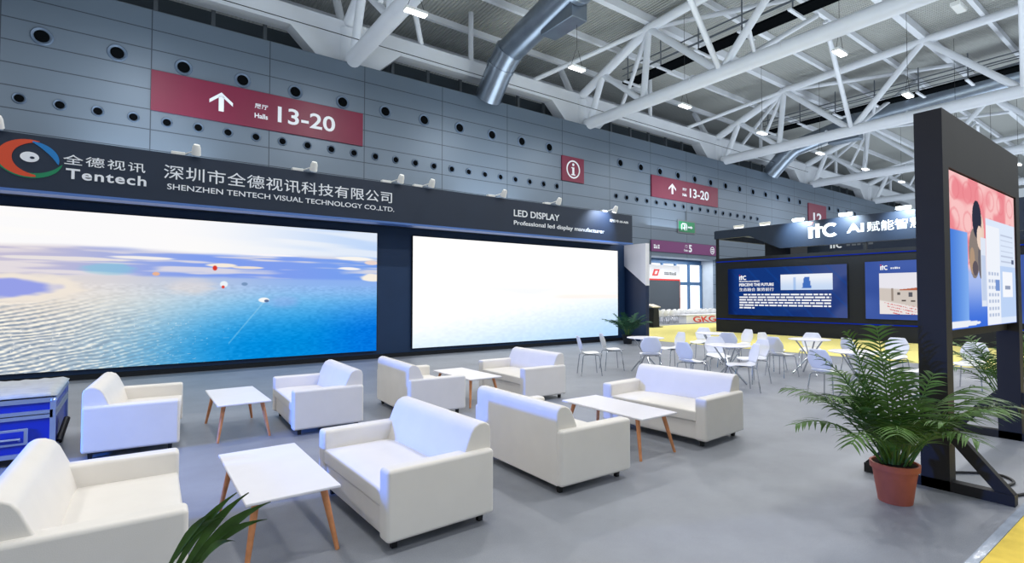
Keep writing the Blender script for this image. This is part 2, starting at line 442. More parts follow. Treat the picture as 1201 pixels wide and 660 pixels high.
# silver ducts
def make_duct(x, label):
    t = thing('air_duct', label, 'duct', (x, 28, 14.4), 0, 'silver air ducts')
    L = lambda dx, y, z: (x+dx, y, z)
    MB().tube([L(0.1,27.9,14.45), L(0,26.3,15.9), L(0,25.4,16.55)], 0.85, 24).build('elbow', M_duct, t, smooth=True)
    MB().tube([L(0,25.5,16.5), L(0,19.5,17.7)], 0.8, 24).build('straight_run', M_duct, t, smooth=True)
    MB().tube([L(0,19.6,17.65), L(0,2,18.6)], 0.98, 24).build('wide_run', M_duct, t, smooth=True)
    MB().box(x-0.2, x+0.9, 19.6, 22.2, 16.1, 17.4).build('side_box', M_duct, t, bevel=0.05, seg=1)
    for a, b in [((0,26.4,15.82),(0,26.25,15.95)), ((0,25.5,16.48),(0,25.35,16.58))]:
        MB().tube([L(*a), L(*b)], 0.9, 24).build('flange', M_duct, t, smooth=True)
    MB().tube([L(0,19.7,17.6), L(0,19.5,17.7)], 1.04, 24).build('flange', M_duct, t, smooth=True)
    return t
du = make_duct(18.3, 'round silver duct rising from the wall top, over the header lettering')
dup(du, (53.6, 28, 14.4), 0, 'round silver duct rising from the far wall top, past the smaller 13-20 sign')

# catwalks under the deck
def catwalk(x, label):
    t = thing('catwalk', label, 'catwalk', (x, 28, 17.6), 0, 'maintenance catwalks under the roof')
    MB().box(x-0.55, x+0.55, -12, 26.5, 17.6, 17.75).build('deck', M_dark, t)
    for s in (-0.5, 0.5):
        MB().tube([(x+s, -12, 18.7), (x+s, 26.5, 18.7)], 0.05, 6).build('handrail', M_grey_metal, t)
        MB().tube([(x+s, -12, 18.2), (x+s, 26.5, 18.2)], 0.04, 6).build('handrail', M_grey_metal, t)
    for k in range(13): MB().tube([(x-0.5, 26-3*k, 17.7), (x-0.5, 26-3*k, 19.6)], 0.045, 6).build('stanchion', M_grey_metal, t)
    for k in range(13): MB().box(x-0.9, x+0.9, 25.9-3*k, 26.1-3*k, 17.5, 17.6).build('bearer', M_white_metal, t)
    return t
cw = catwalk(28.9+1.2, 'dark railed catwalk under the roof beside the silver duct')
dup(cw, (50.2, 28, 17.6), 0, 'dark railed catwalk under the far roof, above the black display stand')

single('roof_cable', MB().tube([(-8, 27.0, 15.3), (60, 27.0, 15.3)], 0.022, 6), M_wire, 'thin black cable stretched along the wall top in front of the eave beam', 'cable', (10, 27, 15.3))
# high-bay lamps
def make_lamp():
    t = thing('high_bay_lamp', 'lit rectangular high-bay lamp', 'lamp', (0,0,0), 0, 'high-bay lamps')
    MB().box(-0.5, 0.5, -0.17, 0.17, 0.0, 0.12).build('housing', M_lamp_white, t, local=True)
    MB().box(-0.47, 0.47, -0.15, 0.15, -0.04, 0.0).build('diffuser', M_bay, t, local=True)
    for x in (-0.4, 0.4): MB().tube([(x,0,0.14), (x*0.2,0,1.0)], 0.012, 5).build('hanger', M_wire, t, local=True)
    MB().tube([(0,0,1.0), (0,0,6.2)], 0.012, 5).build('wire', M_wire, t, local=True)
    return t
lamp0 = make_lamp()
lamps = []
for row, (y, x0) in enumerate([(20.1, 9.57), (11.1, 28.2)]):
    for k in range(8 if row == 0 else 5):
        x = x0+9.33*k
        lab = f'lit high-bay lamp hung in the row along the wall, {ordinal(k+1)} counted from the duct end' if row == 0 else \
              f'lit high-bay lamp in the row farther from the wall, {ordinal(k+1)} counted from the duct end'
        o = lamp0 if not lamps else copy_tree(lamp0)
        o.location = (x, y, 13.7); o['label'] = lab; lamps.append(o)
for c in lamps[1].children:
    if c.name.startswith('wire'): c.scale = (1,1,0.26); c.location.z = 0.74
off = copy_tree(lamp0); off.location = (27.8, 6.4, 13.7); off['label'] = 'unlit high-bay lamp hanging near the frame top, beside the thick roof tubes'
for c in off.children:
    if c.name.startswith('diffuser'):
        c.data = c.data.copy(); c.data.materials[0] = M_lamp_white

# ------------------------------------------------------------------ wall vents (round jet nozzles)
def make_vent(r):
    t = thing('air_vent', 'round black air vent', 'air vent', (0,0,0), 0)
    MB().lathe([(r*1.5, 0.0), (r*1.48, -0.03), (r*1.35, -0.06), (r*1.12, -0.045), (r*1.0, -0.02), (r*0.96, 0.0)], (0,0,0), 24, 'y').build('ring', mat('vent ring paint', (100,116,136), 0.45, 0.3), t, smooth=True, local=True)
    MB().lathe([(r*1.05, -0.015), (r*0.85, -0.03), (r*0.8, -0.05), (r*0.3, -0.045), (0.0001, -0.045)], (0,0,0), 24, 'y').build('nozzle', M_dark, t, smooth=True, local=True)
    return t
vb, vs_ = make_vent(0.245), make_vent(0.15)
ups = [-3.12+2.432*k for k in range(33)]
ups = [x for i, x in enumerate(ups) if i not in (12, 13)]
los = [-3.74+1.22*k for k in range(46)]
los = [x for x in los if not (24.9 < x < 29.9)]
used_b = used_s = False
n = 0
for x in ups:
    if 61.5 < x < 66.8: continue
    n += 1
    o = vb if n == 1 else copy_tree(vb)
    o.location = (x, HALL_Y-0.001, 12.13); o['group'] = 'large round air vents in the upper row'
    o['label'] = f'large round black air vent, {ordinal(n)} in the upper wall row counted from the swirl-logo end'
for n, x in enumerate(los, 1):
    o = vs_ if n == 1 else copy_tree(vs_)
    o.location = (x, HALL_Y-0.001, 9.46); o['group'] = 'small round air vents in the lower row'
    o['label'] = f'small round black air vent, {ordinal(n)} in the lower wall row counted from the swirl-logo end'

# ------------------------------------------------------------------ hall signs
def arrow_up(cx, z0, h, w):
    k = w*0.11; t = k*1.55
    return [[(cx-k, z0), (cx+k, z0), (cx+k, z0+h-t*1.1), (cx-k, z0+h-t*1.1)],
            [(cx, z0+h), (cx-w/2, z0+h-w*0.42), (cx-w/2, z0+h-w*0.42-t), (cx, z0+h-t)],
            [(cx, z0+h), (cx, z0+h-t), (cx+w/2, z0+h-w*0.42-t), (cx+w/2, z0+h-w*0.42)]]
SY = HALL_Y-0.1
def halls_sign(x0, x1, z0, z1, label):
    t = thing('hall_sign', label, 'sign', ((x0+x1)/2, HALL_Y, z0), 0)
    MB().box(x0, x1, SY, HALL_Y-0.005, z0, z1).build('panel', M_maroon, t)
    W = x1-x0; H = z1-z0
    shape2d(arrow_up(x0+0.285*W, z0+0.27*H, 0.5*H, 0.98), M_letter, t, '-y', SY, 'arrow', 0.02)
    lettering('展厅', M_letter, t, '-y', SY, x0+0.435*W, z0+0.53*H, 0.6, 0.24, 0.01)
    lettering('Halls', M_letter, t, '-y', SY, x0+0.435*W, z0+0.27*H, 0.6, 0.24, 0.02)
    lettering('13-20', M_letter, t, '-y', SY, x0+0.545*W, z0+0.26*H, 2.85, 0.45*H, 0.016)
    return t
halls_sign(0.53, 10.14, 9.9, 11.7, 'wide maroon wall sign with arrow and 13-20, the larger and nearer one')
halls_sign(34.6, 44.1, 9.9, 11.7, 'maroon wall sign with arrow and 13-20 above the gate, the farther one')
t = thing('information_sign', 'square maroon wall sign with a circled letter i', 'sign', (25.8, HALL_Y, 9.9))
MB().box(24.75, 26.9, SY, HALL_Y-0.005, 9.95, 11.75).build('panel', M_maroon, t)
shape2d(ring2d(25.82, 10.85, 0.66, 0.56), M_letter, t, '-y', SY, 'circle', 0.02)
shape2d([[(25.73,10.5),(25.91,10.5),(25.91,11.0),(25.73,11.0)], ellipse(25.82,11.2,0.1,0.1), [(25.64,11.0),(25.73,11.0),(25.73,10.93),(25.64,10.93)], [(25.62,10.42),(26.02,10.42),(26.02,10.5),(25.62,10.5)]], M_letter, t, '-y', SY, 'letter', 0.02)
t = thing('hall_sign', 'maroon wall sign with the number 12 above the black booth header', 'sign', (64.2, HALL_Y, 9.9))
MB().box(62.0, 66.4, SY, HALL_Y-0.005, 9.9, 12.25).build('panel', M_maroon, t)
lettering('12', M_letter, t, '-y', SY, 63.1, 10.15, 2.1, 1.1, 0.03)
t = thing('exit_sign', 'green exit sign with white pictogram above the gate', 'sign', (39.3, HALL_Y, 7.25))
MB().box(38.2, 40.45, SY, HALL_Y-0.005, 7.25, 8.15).build('panel', M_green, t)
MB().box(38.05, 40.6, SY+0.03, HALL_Y-0.003, 7.12, 8.28).build('frame', M_grey_metal, t)
shape2d([[(38.5,7.4),(38.62,7.4),(38.62,8.0),(38.5,8.0)], [(39.2,7.4),(39.32,7.4),(39.32,8.0),(39.2,8.0)], [(38.5,7.9),(39.32,7.9),(39.32,8.0),(38.5,8.0)], ellipse(38.98,7.78,0.08,0.08,12),
         [(38.78,7.62),(39.1,7.7),(39.08,7.58),(38.98,7.5),(39.12,7.38),(39.0,7.38),(38.86,7.5)], [(39.45,7.62),(39.85,7.62),(39.85,7.55),(40.15,7.68),(39.85,7.82),(39.85,7.75),(39.45,7.75)]], M_letter, t, '-y', SY, 'pictogram', 0.02)
MB().tube([(39.3, SY+0.05, 8.2), (39.3, SY+0.05, 9.1)], 0.04, 6).build('conduit', M_grey_metal, t)
t = thing('gate_sign', 'purple band sign with the number 5 above the gate opening', 'sign', (39.3, HALL_Y, 5.35))
MB().box(34.5, 44.2, SY, HALL_Y-0.005, 5.35, 6.3).build('panel', M_purple, t)
lettering('5', M_letter, t, '-y', SY, 39.55, 5.5, 0.45, 0.66, 0.03)
lettering('门', M_letter, t, '-y', SY, 39.05, 5.86, 0.28, 0.26, 0.01)
lettering('Gate', M_letter, t, '-y', SY, 38.85, 5.55, 0.55, 0.2, 0.015)
small_print(M_letter, t, '-y', SY, 34.8, 5.6, 0.8, 0.34, 3, 6, 0.012)
shape2d(ring2d(43.1, 5.82, 0.34, 0.27, 24), M_letter, t, '-y', SY, 'circle', 0.02)
shape2d([[(42.92,5.68),(43.28,5.68),(43.28,5.78),(42.92,5.78)], [(42.92,5.86),(43.28,5.86),(43.28,5.96),(42.92,5.96)]], M_letter, t, '-y', SY, 'emblem', 0.02)

# ------------------------------------------------------------------ LED booth along the hall wall
LY = 13.4; HY = 12.4
booth = thing('exhibition_booth', 'long dark booth wall with lettered header holding two big screens', 'booth', (6.5, LY, 0))
MB().box(-4.2, 15.0, LY, LY+0.3, 0, 4.45).build('back_wall', M_wallblue, booth)
hb = MB().box(-4.2, 14.3, HY, LY, 3.52, 4.5).build('header', M_navy, booth)
MB().box(-4.2, 14.3, HY-0.03, HY+0.35, 3.47, 3.52).build('header_soffit', M_soffit_glow, booth)
sp = MB().box(15.0, 15.18, HY, LY, 0, 3.55).build('side_panel', M_panel_dark, booth)
MB().prism([(HY-0.012, 2.03), (HY-0.012, 3.56), (LY, 3.56), (LY, 2.78)], 14.985, 15.195, 'yz').build('white_corner_panel', M_panel_white, sp)
MB().box(-4.2, 15.0, LY-0.1, LY, 0, 0.1).build('plinth', M_black, booth)
lettering('全德视讯', M_letter, hb, '-y', HY, -1.05, 4.045, 1.22, 0.185, 0.004, spacing=1.16)
lettering('Tentech', M_letter, hb, '-y', HY, -1.01, 3.785, 1.2, 0.19, 0.02, spacing=1.12)
lettering('深圳市全德视讯科技有限公司', M_letter, hb, '-y', HY, 0.47, 3.985, 4.8, 0.285, 0.003, spacing=1.05)
lettering('SHENZHEN TENTECH VISUAL TECHNOLOGY CO.,LTD.', M_letter, hb, '-y', HY, 0.53, 3.76, 4.8, 0.13, 0.006)
lettering('LED DISPLAY', M_letter, hb, '-y', HY, 9.09, 4.01, 1.78, 0.2, 0.01)
lettering('Professional led display manufacturer', M_letter, hb, '-y', HY, 9.09, 3.72, 3.8, 0.17, 0.01)
lettering('展位号:10-A05', M_letter, hb, '-y', HY, 13.15, 4.18, 0.93, 0.1, 0.008)
# swirl logo: crescents round an eye
def crescent(cx, cz, a0, a1, ro, w, n=24, sx=1.28):
    out = []
    for k in range(n):
        q = []
        for j in (k, k+1):
            s = j/n; a = R(a0+(a1-a0)*s); ww = w*math.sin(PI*min(1, max(0, s*0.97+0.03)))**0.7+0.004
            q.append((a, ww))
        (a, wa), (b, wb) = q
        f = lambda ang, r: (cx+sx*r*math.cos(ang), cz+r*math.sin(ang))
        out.append([f(a, ro), f(b, ro), f(b, ro-wb), f(a, ro-wa)])
    return out
LX, LZ = -1.5, 4.08
shape2d(crescent(LX, LZ, 282, 72, 0.33, 0.145), M_orange, hb, '-y', HY, 'logo_swirl', 0.012)
shape2d(crescent(LX, LZ, 85, -12, 0.31, 0.085), M_logoblue, hb, '-y', HY, 'logo_swirl', 0.014)
shape2d(crescent(LX, LZ, 184, 350, 0.35, 0.085), M_logogreen, hb, '-y', HY, 'logo_swirl', 0.010)
shape2d([ellipse(LX+0.0, LZ+0.02, 0.125, 0.09)], M_letter, hb, '-y', HY, 'logo_eye', 0.016)
shape2d([ellipse(LX+0.035, LZ+0.01, 0.032, 0.022)], M_navy, hb, '-y', HY, 'logo_pupil', 0.02)

def sea_picture(u, v):
    s = (u*8.25-1.0)/7.25            # 0..1 over the part in view
    n1 = vnoise(s*9, v*26, 1); n2 = vnoise(s*22, v*60, 2)
    sky = mix3(const3((252,251,252), u), const3((172,204,250), u), sstep(0.35, 1.05, s)*0.75)
    cl = sstep(0.45, 0.75, vnoise(s*4, v*22+s*2, 5)); sky = mix3(sky, const3((255,253,250), u), cl*0.5)
    band = mix3(const3((196,190,214), u), const3((128,158,238), u), sstep(0.0, 0.5, s)); band = mix3(band, const3((110,160,240), u), sstep(0.6, 1, s)*0.6)
    band = mix3(band, const3((236,228,228), u), sstep(0.45, 0.75, 0.65*vnoise(s*5+3, v*44, 7)+0.35*vnoise(s*16, v*90, 8))*0.8)
    far = mix3(const3((220,214,216), u), const3((140,176,240), u), sstep(0.1, 0.85, s))
    mid = mix3(const3((238,228,216), u), const3((150,200,240), u), sstep(0.05, 0.75, s))
    low = mix3(const3((196,206,214), u), const3((0,140,222), u), sstep(0.05, 0.62, s)); low = mix3(low, const3((0,118,224), u), sstep(0.7, 1.0, s))
    sea = mix3(low, mid, sstep(0.02, 0.5, v-0.16*s+0.03)); sea = mix3(sea, far, sstep(0.40, 0.62, v))
    # glitter on the swell
    wv = np.sin((s*120-v*230)*1.1+9*vnoise(s*14, v*16, 9))*0.5+0.5; gl = vnoise(s*130, v*150, 11)
    amt = (1-sstep(0.02, 0.5, s+0.15*v))*(1-sstep(0.3, 0.5, v))
    sea = mix3(sea, const3((116,134,158), u), np.clip((0.75-wv*0.8-gl*0.4)*1.6, 0, 1)*amt*0.9)
    sea = mix3(sea, const3((255,250,236), u), np.clip((wv*gl-0.3)*3, 0, 1)*amt)
    spark = (vnoise(s*160, v*190, 13) > 0.93)*(1-sstep(0.1, 0.75, s))*(1-sstep(0.2, 0.45, v)); sea = mix3(sea, const3((255,255,255), u), spark*0.8)
    rip = (vnoise(s*110, v*120, 15)-0.5)*18; sea = tuple(c+rip*(v < 0.55) for c in sea)
    hz = 0.775+0.01*np.sin(s*9); img = mix3(mix3(sea, band, sstep(0.585, 0.61, v)), sky, sstep(hz-0.02, hz+0.015, v))
    # sandbanks
    def blob(img, cs, cv, rs, rv, col, k=1.0, lo=0.5):
        d = ((s-cs)/rs)**2+((v-cv)/rv)**2
        return mix3(img, const3(col, u), (1-sstep(lo, 1.1, d+0.35*(vnoise(s*40, v*60, 19)-0.5)*(rs > 0.03)))*k)
    for a in [(0.3,0.72,0.09,0.012,(244,240,238)), (0.5,0.685,0.045,0.016,(246,236,222)), (0.57,0.675,0.05,0.01,(240,228,216)), (0.13,0.7,0.16,0.014,(232,226,226)), (0.92,0.775,0.075,0.017,(250,246,240)),
              (0.9,0.69,0.045,0.013,(246,244,244)), (0.985,0.62,0.05,0.035,(248,240,228)), (0.98,0.745,0.03,0.02,(236,214,206)), (0.63,0.775,0.1,0.01,(248,246,250))]: img = blob(img, *a)
    img = blob(img, 0.02, 0.515, 0.168, 0.095, (240,230,218)); img = blob(img, -0.01, 0.515, 0.135, 0.062, (150,160,232)); img = blob(img, -0.12, 0.5, 0.16, 0.08, (150,160,232))
    img = blob(img, 0.22, 0.64, 0.07, 0.045, (132,200,222), 0.6, 0.3); img = blob(img, 0.42, 0.53, 0.08, 0.07, (240,224,214), 0.5, 0.0); img = blob(img, 0.68, 0.42, 0.06, 0.06, (170,170,236), 0.3, 0.0)
    # boat, wake, kites
    ds = s-0.62; line = np.abs((v-0.42)-ds*3.0); img = mix3(img, const3((186,226,246), u), (line < 0.008)*(ds < 0)*(ds > -0.1)*0.3)
    img = blob(img, 0.62, 0.435, 0.018, 0.02, (250,250,250)); img = blob(img, 0.628, 0.428, 0.008, 0.012, (90,110,150))
    img = blob(img, 0.48, 0.665, 0.007, 0.02, (214,60,48)); img = blob(img, 0.505, 0.55, 0.012, 0.025, (236,244,250)); img = blob(img, 0.503, 0.53, 0.005, 0.012, (222,70,56)); img = blob(img, 0.563, 0.553, 0.01, 0.014, (120,150,190)); img = blob(img, 0.33, 0.615, 0.01, 0.014, (232,180,150))
    return img
def pale_picture(u, v):
    img = mix3(const3((170,210,250), u), const3((254,254,254), u), sstep(-0.1, 0.7, v+0.36*(1-u)))
    img = mix3(img, const3((236,238,244), u), sstep(0.5, 0.75, vnoise(u*4, v*20, 21))*sstep(0.4, 0.46, v)*(1-sstep(0.52, 0.6, v))*0.7)
    img = mix3(img, const3((250,236,224), u), sstep(0.55, 0.7, u)*sstep(0.42, 0.45, v)*(1-sstep(0.47, 0.5, v))*0.6)
    img = mix3(img, const3((255,255,255), u), sstep(0.65, 0.8, v))
    r = (vnoise(u*70, v*60, 23)-0.5)*10*(v < 0.4); return tuple(c+r for c in img)
M_scr = emit_attr('lit screen picture', 0.87); M_scr_hi = emit_attr('bright screen picture', 0.96)
t = thing('led_screen', 'huge LED screen showing a blue sea with sandbanks and a small boat', 'screen', (1.1, LY-0.06, 0.2))
MB().box(-3.0, 5.28, LY-0.06, LY-0.004, 0.19, 3.33).build('cabinet', M_black, t)
picture('display', M_scr, t, '-y', LY-0.062, -2.99, 5.26, 0.2, 3.32, 760, 300, sea_picture)
t = thing('led_screen', 'huge LED screen glowing almost blank white, beside the booth end panel', 'screen', (10.5, LY-0.06, 0.2))
MB().box(6.28, 14.58, LY-0.06, LY-0.004, 0.19, 3.33).build('cabinet', M_black, t)
picture('display', M_scr_hi, t, '-y', LY-0.062, 6.3, 14.56, 0.2, 3.32, 300, 120, pale_picture)

# arm spotlights clamped to the header top
def make_arm_light():
    t = thing('arm_spotlight', 'white arm spotlight', 'spotlight', (0,0,0), 0, 'white arm spotlights on the dark header')
    MB().box(-0.42, -0.18, -0.06, 0.06, 0.0, 0.07).build('driver_box', M_lamp_white, t, local=True, bevel=0.01, seg=2)
    MB().tube([(-0.2,0,0.04), (-0.05,-0.1,0.1), (0.0,-0.22,0.14)], 0.014, 8).build('arm', M_lamp_white, t, local=True, smooth=True)
    hd = MB().tube([(0,-0.3,0.2), (0,-0.27,0.15), (0,-0.2,0.02)], [0.055, 0.075, 0.085], 18).build('lamp_head', M_lamp_white, t, local=True, smooth=True)
    MB().tube([(0,-0.2,0.02), (0,-0.19,0.0)], [0.075, 0.07], 18).build('lens', M_lens_off, hd, local=True)
    return t
al = make_arm_light()
al_lab = ['white arm spotlight on the header above the swirl logo', 'white arm spotlight on the header above the lettering start', 'white arm spotlight on the header above the middle of the Chinese company name',
          'white arm spotlight on the header near the end of the company name', 'white arm spotlight on the header just past the company name', 'white arm spotlight on the header before the LED DISPLAY lettering',
          'white arm spotlight on the header above the LED DISPLAY lettering', 'white arm spotlight lit above a glowing patch at the header end']
for i, x in enumerate([-1.9, 1.01, 3.32, 5.46, 6.33, 8.65, 10.75, 13.3]):
    o = al if i == 0 else copy_tree(al)
    o.location = (x, HY+0.12, 4.506); o['label'] = al_lab[i]
    if i == 7:
        for c in o.children:
            for g in c.children: g.data = g.data.copy(); g.data.materials[0] = M_lens

# ------------------------------------------------------------------ seating
def make_sofa():
    """two-seat sofa facing +x; depth .84, width 1.38; origin on the floor at its centre"""
    t = thing('loveseat_sofa', 'white sofa', 'sofa', (0,0,0), 0, 'white two-seat sofas')
    D, W = 0.42, 0.69
    MB().box(-D+0.02, D-0.03, -W+0.1, W-0.1, 0.07, 0.30).build('base', M_leather, t, local=True, bevel=0.02)
    # seat cushion, softly domed
    n = 10; vs = []; fs = []
    sx0, sx1, sy0, sy1 = -0.2, D-0.005, -W+0.125, W-0.125
    for i in range(n+1):
        for j in range(n+1):
            a, b = i/n, j/n
            vs.append((sx0+(sx1-sx0)*a, sy0+(sy1-sy0)*b, 0.385+0.03*(1-(2*a-1)**4)*(1-(2*b-1)**4)))
    m = (n+1)*(n+1)
    for i in range(n+1):
        for j in range(n+1): vs.append((vs[i*(n+1)+j][0], vs[i*(n+1)+j][1], 0.27))
    for i in range(n):
        for j in range(n):
            q = (i*(n+1)+j, (i+1)*(n+1)+j, (i+1)*(n+1)+j+1, i*(n+1)+j+1); fs.append(q); fs.append(tuple(m+k for k in reversed(q)))
    per = [i*(n+1) for i in range(n)]+[n*(n+1)+j for j in range(n)]+[i*(n+1)+n for i in range(n, 0, -1)]+[j for j in range(n, 0, -1)]
    for a, b in zip(per, per[1:]+per[:1]): fs.append((a, b, m+b, m+a))
    MB().add(vs, fs).build('seat_cushion', M_leather, t, local=True, bevel=0.018, seg=3)
    # backrest: upright rear face, raked front face, rounded top
    prof = [(-D, 0.07), (-D, 0.66), (-D+0.012, 0.70), (-D+0.05, 0.725), (-D+0.10, 0.722), (-D+0.145, 0.70), (-D+0.175, 0.66), (-D+0.235, 0.52), (-D+0.275, 0.38), (-D+0.28, 0.07)]
    MB().prism(prof, -W+0.05, W-0.05, 'xz').build('backrest', M_leather, t, local=True, bevel=0.014, seg=3)
    for s in (-1, 1):
        MB().box(-D+0.004, D, *(sorted((s*W, s*(W-0.135)))), 0.07, 0.535).build('armrest', M_leather, t, local=True, bevel=0.028, seg=4)
        for x in (-D+0.07, D-0.09):
            MB().tube([(x, s*(W-0.1), 0.0), (x, s*(W-0.1), 0.075)], [0.024, 0.03], 4).build('foot', M_black_plastic, t, local=True)
    return t
sofa = make_sofa()
sofas = [
    ((0.08, 7.41), -4.9, 1, 'white sofa beside the blue flight case, its back to the case, under the sea screen'),
    ((1.99, 7.14), 177.8, 1, 'white sofa facing the flight-case side, in the row nearest the sea screen'),
    ((3.45, 7.07), -3.6, 1, 'white sofa below the dark gap between the screens, facing the white screen end'),
    ((5.32, 7.06), 178.5, 1, 'white sofa below the blank white screen, facing a wood-legged table'),
    ((-0.14, 3.94), -1.6, 1, 'white sofa cut by the frame edge, leaf tips in front of its armrest'),
    ((1.73, 3.87), 181.6, 1, 'large white sofa nearest the camera with open seat, facing the nearest table'),
    ((3.30, 3.94), -1, 1, 'white sofa seen from behind, back to back with the nearest open sofa'),
    ((5.39, 4.09), 183.7, 1.05, 'white sofa nearest the cafe chairs, facing the table behind the turned-away sofa')]
for i, ((x, y), rz, sc, lab) in enumerate(sofas):
    o = sofa if i == 0 else copy_tree(sofa)
    o.location = (x, y, 0); o.rotation_euler = (0,0,R(rz)); o.scale = (1, sc, 1); o['label'] = lab

def make_coffee_table():
    t = thing('coffee_table', 'white table', 'table', (0,0,0), 0, 'white coffee tables with wood legs')
    MB().box(-0.28, 0.28, -0.6, 0.6, 0.405, 0.425).build('tabletop', M_table, t, local=True, bevel=0.006, seg=2)
    for sx in (-1, 1):
        for sy in (-1, 1):
            MB().tube([(sx*0.27, sy*0.57, 0.0), (sx*0.2, sy*0.47, 0.405)], [0.014, 0.024], 12).build('leg', M_wood, t, local=True, smooth=True)
    return t
ct = make_coffee_table()
for i, (x, y, lab) in enumerate([(1.07, 7.27, 'small white table with wooden legs between the sofas under the sea screen'), (0.84, 4.03, 'nearest white table with wooden legs, partly behind the palm leaf tips'),
                                 (4.32, 7.18, 'white table with wooden legs between the sofas below the white screen'), (4.4, 4.06, 'white table with wooden legs behind the turned-away sofa')]):
    o = ct if i == 0 else copy_tree(ct)
    o.location = (x, y, 0); o['label'] = lab

# flight case
t = thing('flight_case', 'blue road case with metal edges and a cloudy plastic sheet on top', 'case', (-1.2, 7.5, 0))
X0, X1, Y0, Y1, Z0, Z1 = -2.0, -0.62, 6.95, 8.2, 0.1, 0.62
MB().box(X0, X1, Y0, Y1, Z0, 0.47).build('body', M_case_blue, t)
MB().box(X0, X1, Y0, Y1, 0.49, Z1).build('lid', M_case_blue, t)
e = 0.022
def edge(p, q, nm='edging'): MB().bar(p, q, 2*e, 2*e).build(nm, M_alu, t)
for z in (Z0, 0.465, 0.5, Z1):
    edge((X0,Y0,z),(X1,Y0,z)); edge((X1,Y0,z),(X1,Y1,z))
for p in ((X1,Y0),(X1,Y1),(X0,Y0)): edge((*p,Z0),(*p,Z1))
for p in ((X1,Y0),(X1,Y1)):
    for z in (Z1-0.01, Z0+0.02): MB().lathe([(0.001,-0.032),(0.023,-0.023),(0.032,0),(0.023,0.023),(0.001,0.032)], (*p, z), 12).build('corner_ball', M_alu, t, smooth=True)
h = MB().box(-1.12, -0.8, Y0-0.02, Y0-0.004, 0.2, 0.36).build('handle_plate', M_alu, t, bevel=0.008, seg=2)
MB().box(-1.09, -0.83, Y0-0.03, Y0-0.016, 0.225, 0.335).build('handle_recess', M_case_blue, h)
MB().tube([(-1.06,Y0-0.03,0.25), (-1.06,Y0-0.05,0.27), (-0.86,Y0-0.05,0.27), (-0.86,Y0-0.03,0.25)], 0.012, 8).build('handle_grip', M_alu, h, smooth=True)
MB().tube([(X1+0.02, 7.3, 0.12), (X1+0.06, 7.6, 0.3)], 0.03, 10).build('rubber_handle', M_black_plastic, t, smooth=True)
for x in (X0+0.15, X1-0.15):
    for y in (Y0+0.15, Y1-0.15): MB().tube([(x-0.02,y,0.05),(x+0.02,y,0.05)], 0.05, 16).build('castor', M_black_plastic, t, smooth=True)
vs = []; fs = []; n = 26; rs = random.Random(5)
for i in range(n+1):
    for j in range(n+1):
        a, b = i/n, j/n; edge_d = min(a, 1-a, b, 1-b)
        vs.append((X0-0.03+(X1-X0+0.06)*a, Y0-0.02+(Y1-Y0+0.05)*b, Z1+0.055+0.014*rs.random()*(1 if edge_d > 0 else 0)-(0.02 if edge_d == 0 else 0)))
for i in range(n):
    for j in range(n): fs.append((i*(n+1)+j, (i+1)*(n+1)+j, (i+1)*(n+1)+j+1, i*(n+1)+j+1))
cv = MB().add(vs, fs); o = single('plastic_sheet', cv, M_cover, 'crumpled cloudy plastic sheet lying on the blue road case', 'plastic sheet', (-1.3, 7.5, Z1+0.02), smooth=True, sharp=80)
sd = o.modifiers.new('thickness', 'SOLIDIFY'); sd.thickness = 0.004; sd.offset = 1

# ------------------------------------------------------------------ cafe chairs and tables
def make_chair():
    t = thing('cafe_chair', 'white chair', 'chair', (0,0,0), 0, 'white cafe chairs')
    # side profile of the shell (x forward, z up) with half widths
    prof = [(0.235,0.425,0.15),(0.21,0.447,0.19),(0.12,0.452,0.215),(0.0,0.44,0.222),(-0.1,0.438,0.21),(-0.165,0.458,0.18),(-0.195,0.50,0.16),(-0.212,0.56,0.185),(-0.23,0.64,0.222),(-0.252,0.72,0.19),(-0.27,0.79,0.145),(-0.275,0.82,0.13)]
    nw = 8; vs = []; fs = []
    for i, (x, z, hw) in enumerate(prof):
        for j in range(nw+1):
            s = 2*j/nw-1
            lift = 0.02*s*s if i < 6 else 0.0; wrap = 0.035*s*s if i >= 6 else 0.0
            vs.append((x+wrap, hw*s, z+lift))
    for i in range(len(prof)-1):
        for j in range(nw): fs.append((i*(nw+1)+j, i*(nw+1)+j+1, (i+1)*(nw+1)+j+1, (i+1)*(nw+1)+j))
    k = 6*(nw+1)
    for nm, f in (('seat', [q for q in fs if max(q) < k+nw+1]), ('backrest', [q for q in fs if min(q) >= k])):
        ids = sorted({i for q in f for i in q}); mp = {a: b for b, a in enumerate(ids)}
        o = MB().add([vs[i] for i in ids], [tuple(mp[i] for i in q) for q in f]).build(nm, M_shell, t, local=True, smooth=True, sharp=80)
        sd = o.modifiers.new('thickness', 'SOLIDIFY'); sd.thickness = 0.012; sd.offset = 0
        ss = o.modifiers.new('round', 'SUBSURF'); ss.levels = 1; ss.render_levels = 1
    for sx in (-1, 1):
        for sy in (-1, 1):
            MB().tube([(sx*0.05, sy*0.1, 0.425), (sx*0.15, sy*0.17, 0.42), (sx*0.17, sy*0.185, 0.40), (sx*0.215, sy*0.225, 0.0)], 0.0105, 8).build('leg', M_chrome, t, local=True, smooth=True)
    MB().box(-0.09, 0.09, -0.11, 0.11, 0.415, 0.432).build('seat_bracket', M_chrome, t, local=True)
    return t
ch = make_chair()
